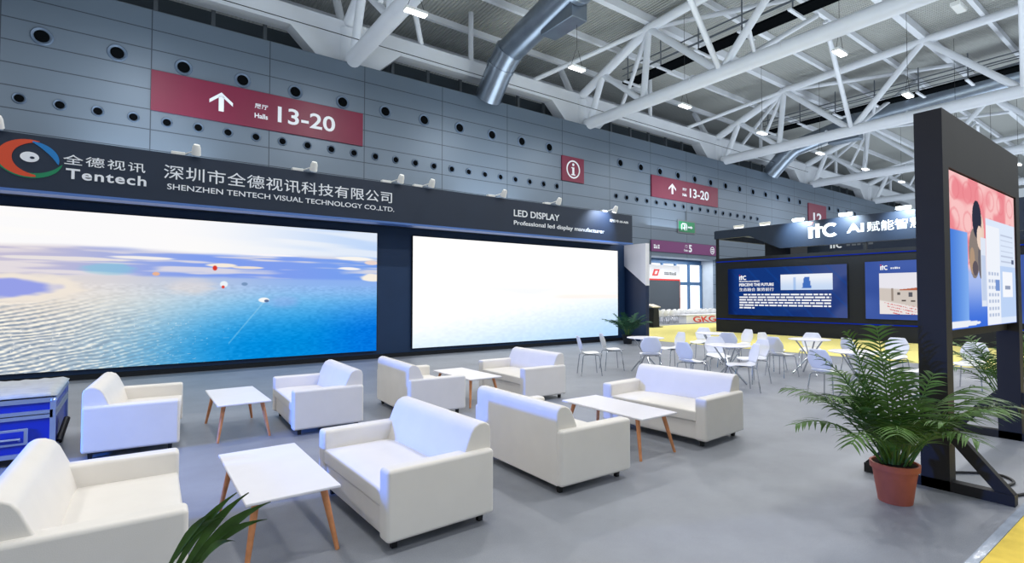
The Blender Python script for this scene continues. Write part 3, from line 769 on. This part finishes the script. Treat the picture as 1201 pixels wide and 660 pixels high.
chairs = [
    (7.8,7.95,-32,'white cafe chair standing alone nearest the LED booth, side on'),
    (8.74,8.2,-30,'white cafe chair at the palm-side table, side on, next to the outermost chair'),
    (8.66,7.05,42,'white cafe chair seen from behind at the table before the booth side panel'),
    (10.05,7.55,160,'white cafe chair at the first table, facing back toward the LED booth'),
    (12.0,8.15,190,'white cafe chair standing against the yellow carpet before the slanted red lettering'),
    (8.36,5.85,-8,'white cafe chair directly behind the nearest cafe sofa, facing right along the table'),
    (9.52,6.06,228,'white cafe chair half hidden behind the tabletop right of the nearest sofa'),
    (11.25,6.88,25,'white cafe chair seen from behind near the black booth corner, in shade'),
    (12.22,7.16,160,'white cafe chair with bright back directly below the black booth corner'),
    (8.62,5.02,140,'white cafe chair nearest to the sofa end, its back to the palm pot'),
    (9.64,5.40,160,'large-looking white cafe chair at the middle table, back turned to the black booth'),
    (10.85,5.46,-12,'white cafe chair at the X-legged table below the screen text, back turned to sofas'),
    (11.6,6.06,262,'white cafe chair peeking over others below the first text screen'),
    (12.24,5.52,195,'white cafe chair behind the X-legged table, facing the camera side'),
    (8.95,3.77,-12,'white cafe chair just left of the palm fronds, seat partly behind leaves'),
    (11.7,4.38,-30,'white cafe chair in shade beyond the palm, back turned to X-legged table'),
    (12.1,3.9,182,'white cafe chair behind the palm fronds, before the auditorium picture screen'),
    (10.05,3.05,112,'white cafe chair close behind the palm, next to the display post'),
    (12.0,2.72,175,'white cafe chair seen through the opening of the black display stand')]
for i, (x, y, a, lab) in enumerate(chairs):
    o = ch if i == 0 else copy_tree(ch)
    o.location = (x, y, 0); o.rotation_euler = (0,0,R(a)); o['label'] = lab
def make_cafe_table():
    t = thing('cafe_table', 'white round table', 'table', (0,0,0), 0, 'white cafe tables with crossed chrome legs')
    MB().lathe([(0.38,0.722),(0.4,0.728),(0.4,0.738),(0.39,0.742),(0.0001,0.742)], (0,0,0), 40).build('tabletop', M_table, t, local=True, smooth=True)
    for k in range(4):
        a = PI/4+k*PI/2
        MB().tube([(0.27*math.cos(a),0.27*math.sin(a),0.722), (0.02*math.cos(a),0.02*math.sin(a),0.36)], 0.014, 8).build('arm', M_chrome, t, local=True, smooth=True)
        MB().tube([(0.02*math.cos(a),0.02*math.sin(a),0.36), (0.34*math.cos(a),0.34*math.sin(a),0.01)], 0.017, 8).build('leg', M_chrome, t, local=True, smooth=True)
    MB().tube([(0,0,0.33),(0,0,0.39)], 0.04, 14).build('hub', M_black_plastic, t, local=True, smooth=True)
    return t
cf = make_cafe_table()
for i, (x, y, a, lab) in enumerate([(9.15,7.58,20,'white cafe table nearest the booth side panel and dark palm'), (8.98,5.5,10,'white cafe table behind the end of the sofa nearest it'),
                                    (11.6,5.25,0,'white cafe table with clear X of chrome legs below the text screen'), (11.55,7.5,30,'white cafe table by the yellow carpet, mostly hidden by chairs'), (9.62,3.62,15,'white cafe table partly behind the palm fronds')]):
    o = cf if i == 0 else copy_tree(cf)
    o.location = (x, y, 0); o.rotation_euler = (0,0,R(a)); o['label'] = lab

# ------------------------------------------------------------------ palms
def frond(mb, base, az, length, elev, droop, nleaf, leaf, rnd, width=0.011, stem_frac=0.3):
    N = 14
    for turn in range(14):
        d = Vector((math.cos(az)*math.cos(elev), math.sin(az)*math.cos(elev), math.sin(elev)))
        p = Vector(base); pts = [p.copy()]; dirs = [d.copy()]
        for i in range(N):
            d = (d+Vector((0,0,-droop*(0.3+1.4*i/N)/N))).normalized()
            p = p+d*(length/N); pts.append(p.copy()); dirs.append(d.copy())
        if not any(hits(q) for q in pts): break
        az += R(-5 if (math.degrees(az)+180) % 360-180 < -7 else 5)
    mb.tube(pts, [0.0075*(1-0.8*i/N)+0.0012 for i in range(N+1)], 6)
    for k in range(nleaf):
        s = stem_frac+(1-stem_frac)*(k+0.5)/nleaf; fi = s*N; i = min(N-1, int(fi)); f = fi-i
        c = pts[i].lerp(pts[i+1], f); t = dirs[i]
        side = t.cross(Vector((0,0,1)))
        if side.length < 1e-3: side = Vector((1,0,0))
        side.normalize(); up = side.cross(t).normalized()
        L = leaf*(0.45+0.55*math.sin(PI*min(1, (s-stem_frac)/(1-stem_frac)*0.85+0.15)))*rnd.uniform(0.85, 1.1)
        for sg in (-1, 1):
            ang = R(rnd.uniform(38, 56))
            ld = (t*math.cos(ang)+side*sg*math.sin(ang)+up*rnd.uniform(0.05, 0.3)).normalized()
            q = c.copy(); wv = ld.cross(up).normalized(); row = []
            for m in range(5):
                u = m/4; wd = width*(0.55+0.9*u if u < 0.4 else 0.91*(1-u)/0.6)
                row.append((q+wv*wd, q-wv*wd))
                ld = (ld+Vector((0,0,-0.16-0.1*rnd.random()))).normalized(); q = q+ld*(L/4)
            vs = [v for r in row for v in r]
            if any(hits(v) for v in vs): continue
            mb.add(vs, [(2*m, 2*m+1, 2*m+3, 2*m+2) for m in range(4)])
AVOID = (5.53, 5.83, 1.35, 1.69)
def hits(v): return AVOID[0] < v.x < AVOID[1] and AVOID[2] < v.y < AVOID[3] and v.z < 2.8
def palm(x, y, label, seed, fronds, pot_r=0.19, pot_h=0.31, leafm=None, potm=None, width=0.012):
    rnd = random.Random(seed)
    t = thing('potted_palm', label, 'potted plant', (x, y, 0), 0)
    MB().lathe([(0.0001,0.0),(pot_r*0.7,0.0),(pot_r*0.72,0.02),(pot_r*0.93,pot_h*0.84),(pot_r*1.02,pot_h*0.85),(pot_r*1.04,pot_h),(pot_r*0.94,pot_h),(pot_r*0.9,pot_h*0.86),(0.0001,pot_h*0.85)], (x,y,0), 32).build('pot', potm or M_terracotta, t, smooth=True)
    MB().lathe([(0.0001,0.05),(pot_r*0.9,0.035),(pot_r*0.9,0.0),(0.0001,0.0)], (x,y,pot_h*0.85), 24).build('soil', M_soil, t, smooth=True)
    for k in range(16):
        a = rnd.uniform(0, 2*PI); r0 = pot_r*0.5*rnd.random()
        b = Vector((x+r0*math.cos(a), y+r0*math.sin(a), pot_h*0.88)); tip = b+Vector((math.cos(a)*0.06, math.sin(a)*0.06, rnd.uniform(0.2, 0.38)))
        MB().tube([b, b.lerp(tip, 0.5)+Vector((0,0,0.02)), tip], [0.011, 0.009, 0.006], 7).build('cane', M_stem, t, smooth=True)
    for az, ln, el, dr, nl, lf in fronds:
        r0 = pot_r*0.55*rnd.random(); a = R(az)
        mb = MB(); frond(mb, (x+r0*math.cos(a), y+r0*math.sin(a), pot_h*0.9), a, ln, R(el), dr, nl, lf, rnd, width)
        o = mb.build('frond', leafm or M_leaf, t, smooth=True, sharp=80)
    return t
rr = random.Random(11)
fr = [(144,0.96,62,1.5,24,0.27), (150,0.9,50,1.35,24,0.25), (160,0.9,66,1.5,20,0.28), (128,1.05,72,1.2,20,0.28), (90,1.1,80,0.9,22,0.27), (40,1.15,80,0.8,22,0.27),
      (20,1.05,70,1.2,20,0.27), (-10,1.05,60,1.35,22,0.28), (-36,1.05,58,1.5,22,0.28), (-40,1.15,48,1.2,22,0.28), (-60,0.9,60,1.5,18,0.26), (-90,0.85,66,1.5,18,0.26), (-120,0.8,60,1.7,18,0.26),
      (178,0.85,55,1.8,18,0.26), (200,0.8,62,1.8,18,0.26), (230,0.75,66,1.6,18,0.24), (110,0.95,60,1.4,18,0.26), (60,0.9,66,1.2,18,0.26), (0,0.75,78,0.9,16,0.24), (140,0.75,80,0.9,16,0.24), (-30,0.8,76,1.0,16,0.24), (160,0.65,74,1.2,16,0.22), (-150,0.6,70,1.2,14,0.22), (80,0.7,70,1.2,16,0.24), (-20,0.6,72,1.1,16,0.22), (120,0.6,72,1.1,16,0.22), (-70,0.55,70,1.2,16,0.22), (10,0.5,60,1.4,14,0.2), (180,0.5,60,1.4,14,0.2)]
palm(5.0, 1.62, 'leafy potted palm in a terracotta pot before the black display stand', 3, fr, pot_r=0.165, pot_h=0.31)
fr2 = [(az+rr.uniform(-12,12), rr.uniform(0.9,1.15), rr.uniform(52,78), rr.uniform(1.1,1.6), 18, 0.27) for az in range(0, 360, 24)]
palm(9.5, 1.78, 'potted palm standing behind the far post of the black display stand', 9, fr2, pot_r=0.14, pot_h=0.26, potm=M_black)
fr3 = [(az+rr.uniform(-12,12), rr.uniform(0.8,0.98), rr.uniform(50,78), rr.uniform(1.0,1.5), 18, 0.24) for az in range(0, 360, 20)]
palm(13.85, 12.25, 'dark palm in the shade of the booth end panel beside the white screen', 15, fr3, leafm=M_leaf_dark, potm=M_black, width=0.02)
fr4 = [(200,0.7,60,1.2,14,0.26), (240,0.7,60,1.2,14,0.26), (280,0.6,60,1.2,14,0.26), (160,0.7,50,1.3,14,0.26)]
near = palm(-0.3, 1.75, 'near palm with only its narrow leaf tips in view before the table', 21, fr4, pot_r=0.17, pot_h=0.3)
nb = MB(); nb.tube(smooth_path([Vector(p) for p in [(-0.28,1.78,0.27), (-0.16,1.92,0.5), (0.02,2.04,0.68), (0.12,2.06,0.77)]]), 0.006, 6)
for rt, tp, wd_ in zip(ROOTS, TIPS, (0.013,0.016,0.016,0.019,0.015,0.012,0.012)):
    rt, tp = Vector(rt), Vector(tp); d_ = tp-rt; sd_ = d_.cross(Vector((0.588,0.808,0.0))).normalized(); prv = []
    for m in range(8):
        u = m/7; q = rt.lerp(tp, u)+Vector((0,0,0.03*math.sin(PI*u))); wv = wd_*(0.45+1.1*u if u < 0.5 else 2.0*(1-u))
        prv += [q+sd_*wv, q+Vector((0.004,0.004,-0.004)), q-sd_*wv]
    nb.add(prv, [f for m in range(7) for f in ((3*m,3*m+1,3*m+4,3*m+3),(3*m+1,3*m+2,3*m+5,3*m+4))])
nb.build('frond', M_leaf, near, smooth=True, sharp=80)

# ------------------------------------------------------------------ black display stand
st = thing('display_stand', 'tall black display stand with braced feet holding a pink-and-white screen', 'display stand', (7.0, 1.52, 0))
FY0, FY1 = 1.42, 1.62
for x in (5.6, 8.2):
    MB().box(x, x+0.16, FY0, FY1, 0, 2.78).build('post', M_frame, st)
    MB().box(x, x+0.1, 1.02, 2.06, 0, 0.085).build('foot_beam', M_frame, st)
    MB().bar((x+0.05, 1.06, 0.06), (x+0.05, 1.44, 0.52), 0.09, 0.075, (1,0,0)).build('brace', M_frame, st)
    MB().bar((x+0.05, 2.02, 0.06), (x+0.05, 1.60, 0.52), 0.09, 0.075, (1,0,0)).build('brace', M_frame, st)
MB().box(5.6, 8.36, FY0, FY1, 2.78, 3.27).build('top_board', M_frame, st)
MB().box(5.76, 8.2, FY0+0.1, FY1-0.02, 1.26, 1.34).build('rail', M_frame, st)
def desk_picture(u, v):
    img = mix3(const3((238,142,150), u), const3((250,196,196), u), sstep(0.35, 0.65, vnoise(u*9, v*9, 31)))
    ring = np.abs(((u*6) % 1-0.5)**2+((v*5) % 1-0.5)**2-0.12) < 0.03; img = mix3(img, const3((228,120,130), u), ring*0.35)
    low = mix3(const3((60,110,220), u), const3((170,190,240), u), sstep(0.0, 0.35, v)); img = mix3(img, low, 1-sstep(0.36, 0.42, v))
    def rect(img, a, b, c, d, col, k=1.0): return mix3(img, const3(col, u), ((u > a)*(u < b)*(v > c)*(v < d))*k)
    def ell(img, cx, cy, rx, ry, col): return mix3(img, const3(col, u), (((u-cx)/rx)**2+((v-cy)/ry)**2 < 1)*1.0)
    img = ell(img, 0.33, 0.5, 0.075, 0.17, (140,128,122)); img = ell(img, 0.3, 0.45, 0.035, 0.09, (178,150,126)); img = ell(img, 0.42, 0.46, 0.04, 0.13, (110,106,112)); img = ell(img, 0.34, 0.4, 0.04, 0.05, (96,88,96))
    img = ell(img, 0.42, 0.66, 0.055, 0.13, (236,206,190)); img = ell(img, 0.375, 0.74, 0.065, 0.13, (48,52,70)); img = ell(img, 0.41, 0.62, 0.04, 0.08, (238,212,196))
    seat = np.clip(1-np.maximum(np.abs((u-0.06)/0.18)**6, np.abs((v-0.33)/0.3)**8), 0, 1) > 0; img = mix3(img, mix3(const3((64,118,214), u), const3((126,172,240), u), np.clip((u)/0.22, 0, 1)), seat*1.0)
    img = ell(img, 0.1, 0.03, 0.3, 0.02, (236,240,248)); img = rect(img, 0.42, 0.5, 0.14, 0.62, (224,232,246)); img = rect(img, 0.43, 0.49, 0.18, 0.5, (196,210,236))
    img = rect(img, 0.5, 1.0, 0.0, 0.77, (222,234,252)); img = rect(img, 0.5, 0.72, 0.0, 0.72, (240,244,252)); img = rect(img, 0.72, 1.0, 0.05, 0.44, (190,212,246))
    for i in range(4):
        for j in range(7): img = rect(img, 0.53+0.045*i, 0.56+0.045*i, 0.06+0.05*j, 0.085+0.05*j, (170,184,214), 0.8)
    for j in range(6): img = rect(img, 0.74, 0.96, 0.47+0.04*j, 0.478+0.04*j, (190,200,222))
    img = rect(img, 0.76, 0.94, 0.2, 0.4, (246,248,254)); img = rect(img, 0.8, 0.9, 0.26, 0.29, (150,160,186)); img = rect(img, 0.64, 0.71, 0.25, 0.33, (120,150,210)); img = rect(img, 0.93, 0.97, 0.46, 0.5, (90,100,130))
    return img
t = thing('led_screen', 'screen in the black stand showing pink flowered picture and white software windows', 'screen', (6.98, FY0, 1.34))
MB().box(5.765, 8.195, FY0+0.02, FY0+0.1, 1.345, 2.775).build('cabinet', M_black, t)
picture('display', M_scr, t, '-y', FY0+0.018, 5.77, 8.19, 1.35, 2.77, 260, 170, desk_picture)
cab = MB()
pts = [Vector(p) for p in [(5.95,1.7,0.012), (6.2,1.55,0.012), (6.45,1.3,0.012), (6.3,1.15,0.012), (5.95,1.2,0.012), (5.8,1.12,0.012), (6.1,1.0,0.012)]]
cab.tube(smooth_path(pts), 0.011, 8)
single('power_cable', cab, M_wire, 'black cable snaking on the floor behind the stand foot', 'cable', (6.1, 1.3, 0), smooth=True)

# carpets
single('yellow_carpet', MB().prism([(15.6,-4),(21.95,-4),(21.95,14.2),(34,14.2),(34,18.5),(15.6,18.5)], 0.001, 0.008, 'xy'), M_yellow, 'yellow carpet stretching in front of the black text-screen booth', 'carpet', (30, 3, 0))
single('yellow_carpet', MB().box(1, 12, -1.2, 0.94, 0.001, 0.008), M_yellow_near, 'yellow carpet corner by the stand foot, nearest the camera', 'carpet', (6, -1, 0))
film = mat('clear film', (176,186,200), 0.12, 0, 0.6, 0.1, 5, 0.6, 7)
single('plastic_film', MB().box(2.0, 13, 0.945, 1.0, 0.0, 0.006), film, 'glossy strip of plastic film along the near yellow carpet edge', 'plastic film', (6, 0.97, 0))

# ------------------------------------------------------------------ black booth with two text screens
IX = 22.03
it = thing('exhibition_booth', 'black booth with spotlit white AI lettering on its raised header', 'booth', (IX, 8, 0))
MB().box(IX, IX+0.4, -2, 14.1, 0, 3.38).build('front_wall', M_black, it)
hd = MB().prism([(14.11,4.3),(14.11,4.68),(-2,4.68),(-2,3.66),(11.1,3.66),(12.45,4.3)], IX-0.002, IX+0.2, 'yz').build('header', M_navy, it)
MB().box(IX, IX+7, 14.0, 14.15, 4.3, 4.66).build('canopy_beam', M_navy, it)
MB().box(IX+0.2, IX+7, 12.4, 14.0, 4.55, 4.62).build('canopy_top', M_skirt, it)
MB().box(IX+0.02, IX+0.12, 13.98, 14.08, 3.38, 4.4).build('canopy_post', M_black, it)
MB().box(IX+0.02, IX+0.12, 7.9, 8.0, 3.38, 4.4).build('canopy_post', M_black, it)
MB().box(IX+0.5, IX+2, 10.9, 12.0, 3.3, 4.1).build('equipment_bay', M_black, it)
bk = MB().box(IX+6.8, IX+7, 0, 14.1, 3.9, 4.6).build('rear_header', M_navy, it)
M_glow = emit('backlit letter face', (250,252,255), 0.83)
# itc letter marks
def itc_mark(parent, face, d, left, bottom, w, h, m, mr, thick=0.015):
    L = lambda a, b: (left+a*w, bottom+b*h)
    i_ = [[L(0,0), L(0.14,0), L(0.14,0.68), L(0,0.68)]]
    t_ = [[L(0.24,0.0), L(0.37,0.0), L(0.37,0.52), L(0.24,0.52)], [L(0.14,0.52), L(0.47,0.52), L(0.47,0.66), L(0.14,0.66)], [L(0.24,0.66), L(0.37,0.66), L(0.37,0.85), L(0.24,0.85)]]
    c_ = []
    for k in range(18):
        a, b = R(48+k*264/18), R(48+(k+1)*264/18)
        f = lambda ang, r: L(0.73+0.27*r*math.cos(ang), 0.4+0.42*r*math.sin(ang))
        c_.append([f(a,1), f(b,1), f(b,0.58), f(a,0.58)])
    shape2d(i_+t_+c_, m, parent, face, d, 'emblem', thick)
    shape2d([[L(-0.02,0.78), L(0.1,0.8), L(0.17,0.98), L(0.02,0.98)]], mr, parent, face, d, 'emblem_dot', thick)
itc_mark(hd, '-x', IX-0.002, -9.93, 3.97, 1.14, 0.66, M_letter, M_red)
lettering('AI', M_letter, hd, '-x', IX-0.002, -8.54, 4.05, 0.58, 0.33, 0.03)
lettering('赋能智慧', M_letter, hd, '-x', IX-0.002, -7.86, 4.03, 1.72, 0.37, 0.004)
itc_mark(bk, '-x', IX+6.8, -11.95, 4.08, 0.6, 0.36, M_letter, M_red)
small_print(M_grey_metal, bk, '-x', IX+6.8, -11.2, 4.15, 1.2, 0.2, 5, 3)
for nm, z in (('light_strip', 3.22), ('light_strip', 0.6)): MB().box(IX-0.02, IX-0.002, -2, 14.05, z-0.018, z+0.018).build(nm, M_bluestrip, it)
def text_screen_picture(u, v):
    img = mix3(const3((20,54,122), u), const3((66,82,138), u), sstep(0.4, 1.0, u)); img = mix3(img, const3((12,40,110), u), sstep(0.5, 0.75, vnoise(u*5, v*3, 41))*0.5)
    img = mix3(img, const3((20,80,170), u), (np.abs((u*3+v*1.2) % 0.5-0.25) < 0.03)*0.25); img = mix3(img, const3((10,30,80), u), 1-sstep(0.0, 0.1, u)); return img
t = thing('led_screen', 'blue screen with a block of white text and a small inset picture', 'screen', (IX-0.06, 11, 0.8))
MB().box(IX-0.06, IX-0.004, 8.52, 13.46, 0.8, 2.88).build('cabinet', M_black, t)
picture('display', M_scr, t, '-x', IX-0.062, -13.44, -8.54, 0.81, 2.87, 160, 70, text_screen_picture)
sx = IX-0.062
itc_mark(t, '-x', sx, -12.89, 2.36, 0.36, 0.24, M_glow, M_red, 0.006)
small_print(M_glow, t, '-x', sx, -12.89, 2.27, 0.95, 0.05, 16, 2)
lettering('PERCEIVE THE FUTURE', M_glow, t, '-x', sx, -12.89, 2.08, 1.55, 0.13, 0.03, thick=0.006)
lettering('生态融合 聚势前行', M_glow, t, '-x', sx, -12.89, 1.86, 1.55, 0.15, 0.004, thick=0.006)
rw = random.Random(4); bars = []
for r_ in range(6):
    z = 1.68-0.115*r_; a = -12.89+(0.2 if r_ == 0 else 0); end = -9.1 if r_ < 5 else -12.2
    while a < end:
        wv = rw.uniform(0.08, 0.42); bars.append([(a, z), (min(end, a+wv), z), (min(end, a+wv), z+0.062), (a, z+0.062)]); a += wv+0.045
shape2d(bars, M_glow, t, '-x', sx, 'text_lines', 0.006)
def inset_picture(u, v):
    img = mix3(const3((200,218,244), u), const3((238,242,250), u), sstep(0.1, 0.9, v)); img = mix3(img, const3((40,90,180), u), ((np.abs(u-0.52) < 0.06*(1.6-v))*(v < 0.8)*(v > 0.12))*0.85)
    return mix3(img, const3((140,176,230), u), ((np.abs(u-0.28) < 0.02)*(v < 0.8))*0.6)
picture('inset_picture', M_scr, t, '-x', sx-0.004, -11.05, -9.04, 1.9, 2.54, 60, 24, inset_picture)
def blue_plain(u, v): return mix3(const3((50,76,150), u), const3((70,96,170), u), sstep(0.2, 0.8, vnoise(u*4, v*4, 45)))
def hall_picture(u, v):
    a = np.minimum(u*2.5, 1.6)
    img = mix3(const3((208,198,190), u), const3((232,230,238), u), sstep(0.62, 0.66, v+0.06*a))
    img = mix3(img, const3((178,92,62), u), ((v > 0.58)*(v < 0.60+0.1*(a-0.5))*(a > 0.5))*0.9)
    img = mix3(img, const3((120,104,92), u), ((np.abs(a-0.32) < 0.025)*(v > 0.32)*(v < 0.63))*0.6)
    for cx, cy, w_, h_, c in [(0.76, 0.48, 0.05, 0.055, (72,74,84)), (0.48, 0.50, 0.035, 0.03, (70,66,66)), (0.60, 0.33, 0.05, 0.02, (64,56,54)), (0.82, 0.32, 0.05, 0.02, (64,56,54))]:
        img = mix3(img, const3(c, u), ((np.abs(a-cx) < w_)*(np.abs(v-cy) < h_))*0.85)
    lim = 0.34-0.17*a; img = mix3(img, const3((234,228,226), u), 1-sstep(lim-0.02, lim+0.02, v))
    row = (np.abs(((v+0.2*a)*15) % 1-0.5) < 0.18)*(v < lim)*(a > 0.35-0.8*v)*(vnoise(u*150, v*46, 47) > 0.45); img = mix3(img, const3((204,70,70), u), row*0.8)
    return img
t = thing('led_screen', 'blue screen with a picture of a red-seated auditorium, beside the display post', 'screen', (IX-0.06, 5.5, 0.8))
MB().box(IX-0.06, IX-0.004, 3.0, 7.95, 0.8, 2.92).build('cabinet', M_black, t)
picture('display', M_scr, t, '-x', sx, -7.93, -3.02, 0.81, 2.91, 60, 40, blue_plain)
picture('inset_picture', M_scr, t, '-x', sx-0.004, -7.48, -4.4, 1.0, 2.47, 240, 110, hall_picture)
itc_mark(t, '-x', sx, -7.44, 2.59, 0.25, 0.2, M_glow, M_red, 0.006)
small_print(M_glow, t, '-x', sx, -7.12, 2.62, 0.3, 0.07, 5, 4)
# flat floodlights on its header
def make_flood():
    t = thing('header_floodlight', 'white floodlight', 'floodlight', (0,0,0), 0, 'white floodlights on the black header')
    MB().box(-0.06, 0.02, -0.24, 0.24, 0.02, 0.13).build('housing', M_lamp_white, t, local=True, bevel=0.012, seg=2)
    MB().tube([(0.02,0.0,0.05),(0.12,0.0,0.02)], 0.015, 8).build('bracket', M_lamp_white, t, local=True)
    MB().tube([(0.02,0.15,0.05),(0.12,0.15,0.0)], 0.015, 8).build('bracket', M_lamp_white, t, local=True)
    MB().box(-0.05, 0.01, -0.2, 0.2, 0.0, 0.02).build('lens', M_lens, t, local=True)
    return t
fl = make_flood(); FLY = [12.9, 11.7, 10.3, 8.55, 6.7]
fl_lab = ['white floodlight on the black header nearest its free corner', 'white floodlight on the black header between its corner and the white logo', 'white floodlight on the black header above the white logo', 'white floodlight on the black header above the AI letters', 'white floodlight on the black header above the Chinese letters']
for i, y in enumerate(FLY):
    o = fl if i == 0 else copy_tree(fl)
    o.location = (IX-0.02, y, 4.70); o['label'] = fl_lab[i]

# ------------------------------------------------------------------ far booth beyond the gap
gk = thing('exhibition_booth', 'small far booth with a dark screen under a white header, near the gate', 'booth', (27, 22, 0))
MB().box(22.5, 30.2, 22.0, 22.3, 0, 3.7).build('back_wall', M_panel_white, gk)
MB().box(22.5, 30.12, 21.94, 22.0, 2.68, 2.78).build('red_band', M_red, gk)
MB().box(30.0, 30.12, 21.94, 22.0, 0.3, 2.68).build('side_strip', mat('brown edge strip', (150,84,60), 0.5), gk)
MB().box(22.7, 29.98, 21.9, 22.0, 0.5, 2.66).build('dark_screen', mat('switched-off screen', (66,74,84), 0.35), gk)
shape2d([[(27.25,2.98),(27.8,2.98),(28.0,3.4),(27.45,3.4)]], M_red, gk, '-y', 22.0, 'emblem', 0.02)
shape2d([[(27.45,3.08),(27.68,3.08),(27.8,3.3),(27.57,3.3)]], M_panel_white, gk, '-y', 21.985, 'emblem_centre', 0.02)
small_print(M_grey_metal, gk, '-y', 22.0, 28.5, 3.05, 1.3, 0.2, 7, 5, 0.012)
st_ = thing('reception_bench', 'low white bench front with slanted red lettering, at the yellow carpet edge', 'bench', (29.5, 18.9, 0))
MB().box(26.3, 33.0, 18.75, 19.3, 0.01, 0.5).build('front', M_panel_white, st_, bevel=0.02, seg=2)
MB().box(26.2, 33.1, 18.7, 19.35, 0.5, 0.54).build('top', M_panel_white, st_, bevel=0.01, seg=2)
gl = lettering('GKG', M_red, st_, '-y', 18.75, 26.95, 0.07, 2.3, 0.36, 0.02)
for v in gl.data.vertices: v.co.x -= (v.co.z-0.25)*0.5
k = 0
for row, (y, xs) in enumerate([(19.75, [24.4+0.52*q for q in range(13)]), (20.45, [24.9+0.54*q for q in range(13)]), (21.15, [25.3+0.56*q for q in range(13)])]):
    for j, x in enumerate(xs):
        c = copy_tree(ch); c.location = (x, y, 0); c.rotation_euler = (0,0,R(90+((j*37) % 17)-8)); c['group'] = 'white chairs at the far booth'
        c['label'] = f'far white chair before the dark screen, {ordinal(j+1)} along the {("nearest","middle","farthest")[row]} row from the booth end'
t = thing('lectern', 'dark lectern with a pale top beside the booth end panel', 'lectern', (22.3, 17.9, 0))
MB().prism([(22.0,0.05),(22.5,0.05),(22.45,1.02),(22.05,1.02)], 17.7, 18.1, 'xz').build('body', M_black, t)
MB().bar((22.25,17.66,1.06), (22.25,18.14,1.2), 0.6, 0.05).build('top', mat('pale lectern top', (206,196,178), 0.5), t)
MB().box(21.85, 22.65, 17.6, 18.2, 0.009, 0.05).build('base', M_black, t)

# ------------------------------------------------------------------ light
def area(name, loc, size, energy, color=(1,1,1), size_y=None, rot=(0,0,0), spread=PI):
    l = bpy.data.lights.new(name, 'AREA'); l.energy = energy; l.color = color; l.size = size
    if size_y: l.shape = 'RECTANGLE'; l.size_y = size_y
    l.spread = spread
    o = bpy.data.objects.new(name, l); COL.objects.link(o); o.location = loc; o.rotation_euler = rot
    return o
for ix in range(-1, 9):
    for iy in range(4):
        x = 0.24+9.33*ix; y = 20.1-9.0*iy
        area('high_bay_light', (x, y, 13.64), 0.94, ((255, 255, 225, 130) if x < 5 else (300, 330, 400, 420))[iy], (1.0, 0.985, 0.965), 0.3)
# added fill without fixtures: wide upward area lights in mid-bay brighten the roof
for ix in range(-1, 5):
    area('roof_fill', (18.6+18*ix, 8, 7.5), 5, 1950, (0.76, 0.88, 1.0), 40, (PI, 0, 0))
area('gate_fill', (39.3, 28.6, 4.9), 8, 260, (0.9,0.96,1.0), 0.5)  # added fill that brightens the daylit recess, no lamp hangs there
for x in (25.5, 29.0): area('booth_fill', (x, 20.2, 3.6), 1.2, 60, (1.0,1.0,1.0), 0.3)  # added fill above the far chairs, without fixtures
def spot(name, loc, target, energy, angle, color, blend=0.6, r=0.05):
    l = bpy.data.lights.new(name, 'SPOT'); l.energy = energy; l.spot_size = R(angle); l.spot_blend = blend; l.color = color; l.shadow_soft_size = r
    o = bpy.data.objects.new(name, l); COL.objects.link(o); o.location = loc
    o.rotation_euler = (Vector(target)-Vector(loc)).to_track_quat('-Z', 'Y').to_euler()
    return o
spot('header_spot', (13.0, 11.75, 4.72), (12.75, 12.4, 4.05), 230, 90, (0.6,0.74,1.0), 0.9)
for y in (10.3, 8.55, 6.7): spot('header_flood', (IX-0.75, y, 4.78), (IX, y, 4.25), 260, 105, (0.75,0.9,1.0), 0.8)
spot('stage_wash', (-5.2, 5.9, 1.75), (1.4, 5.3, 0.0), 2500, 66, (0.04,0.2,1.0), 1.0, 0.2)

wd = bpy.data.worlds.new('hall daylight'); SC.world = wd; wd.use_nodes = True
bg = wd.node_tree.nodes['Background']; bg.inputs['Color'].default_value = (0.74, 0.87, 1.0, 1); bg.inputs['Strength'].default_value = 0.46

# ------------------------------------------------------------------ camera
cam = bpy.data.cameras.new('camera'); co = bpy.data.objects.new('camera', cam); COL.objects.link(co)
cam.sensor_width = 36; cam.sensor_fit = 'HORIZONTAL'; cam.lens = 612/1201*36; cam.clip_end = 400
yaw, pitch = R(53.95), math.atan(17/612)
fwd = Vector((math.cos(yaw)*math.cos(pitch), math.sin(yaw)*math.cos(pitch), math.sin(pitch)))
co.location = (0, 0, 1.65); co.rotation_euler = fwd.to_track_quat('-Z', 'Y').to_euler()
SC.camera = co
SC.view_settings.view_transform = 'Standard'; SC.view_settings.look = 'None'; SC.view_settings.gamma = 1; SC.view_settings.exposure = 0.2
SC.view_settings.use_curve_mapping = False
SC.cycles.use_denoising = True
SC.cycles.max_bounces = 6; SC.cycles.diffuse_bounces = 4; SC.cycles.sample_clamp_indirect = 6
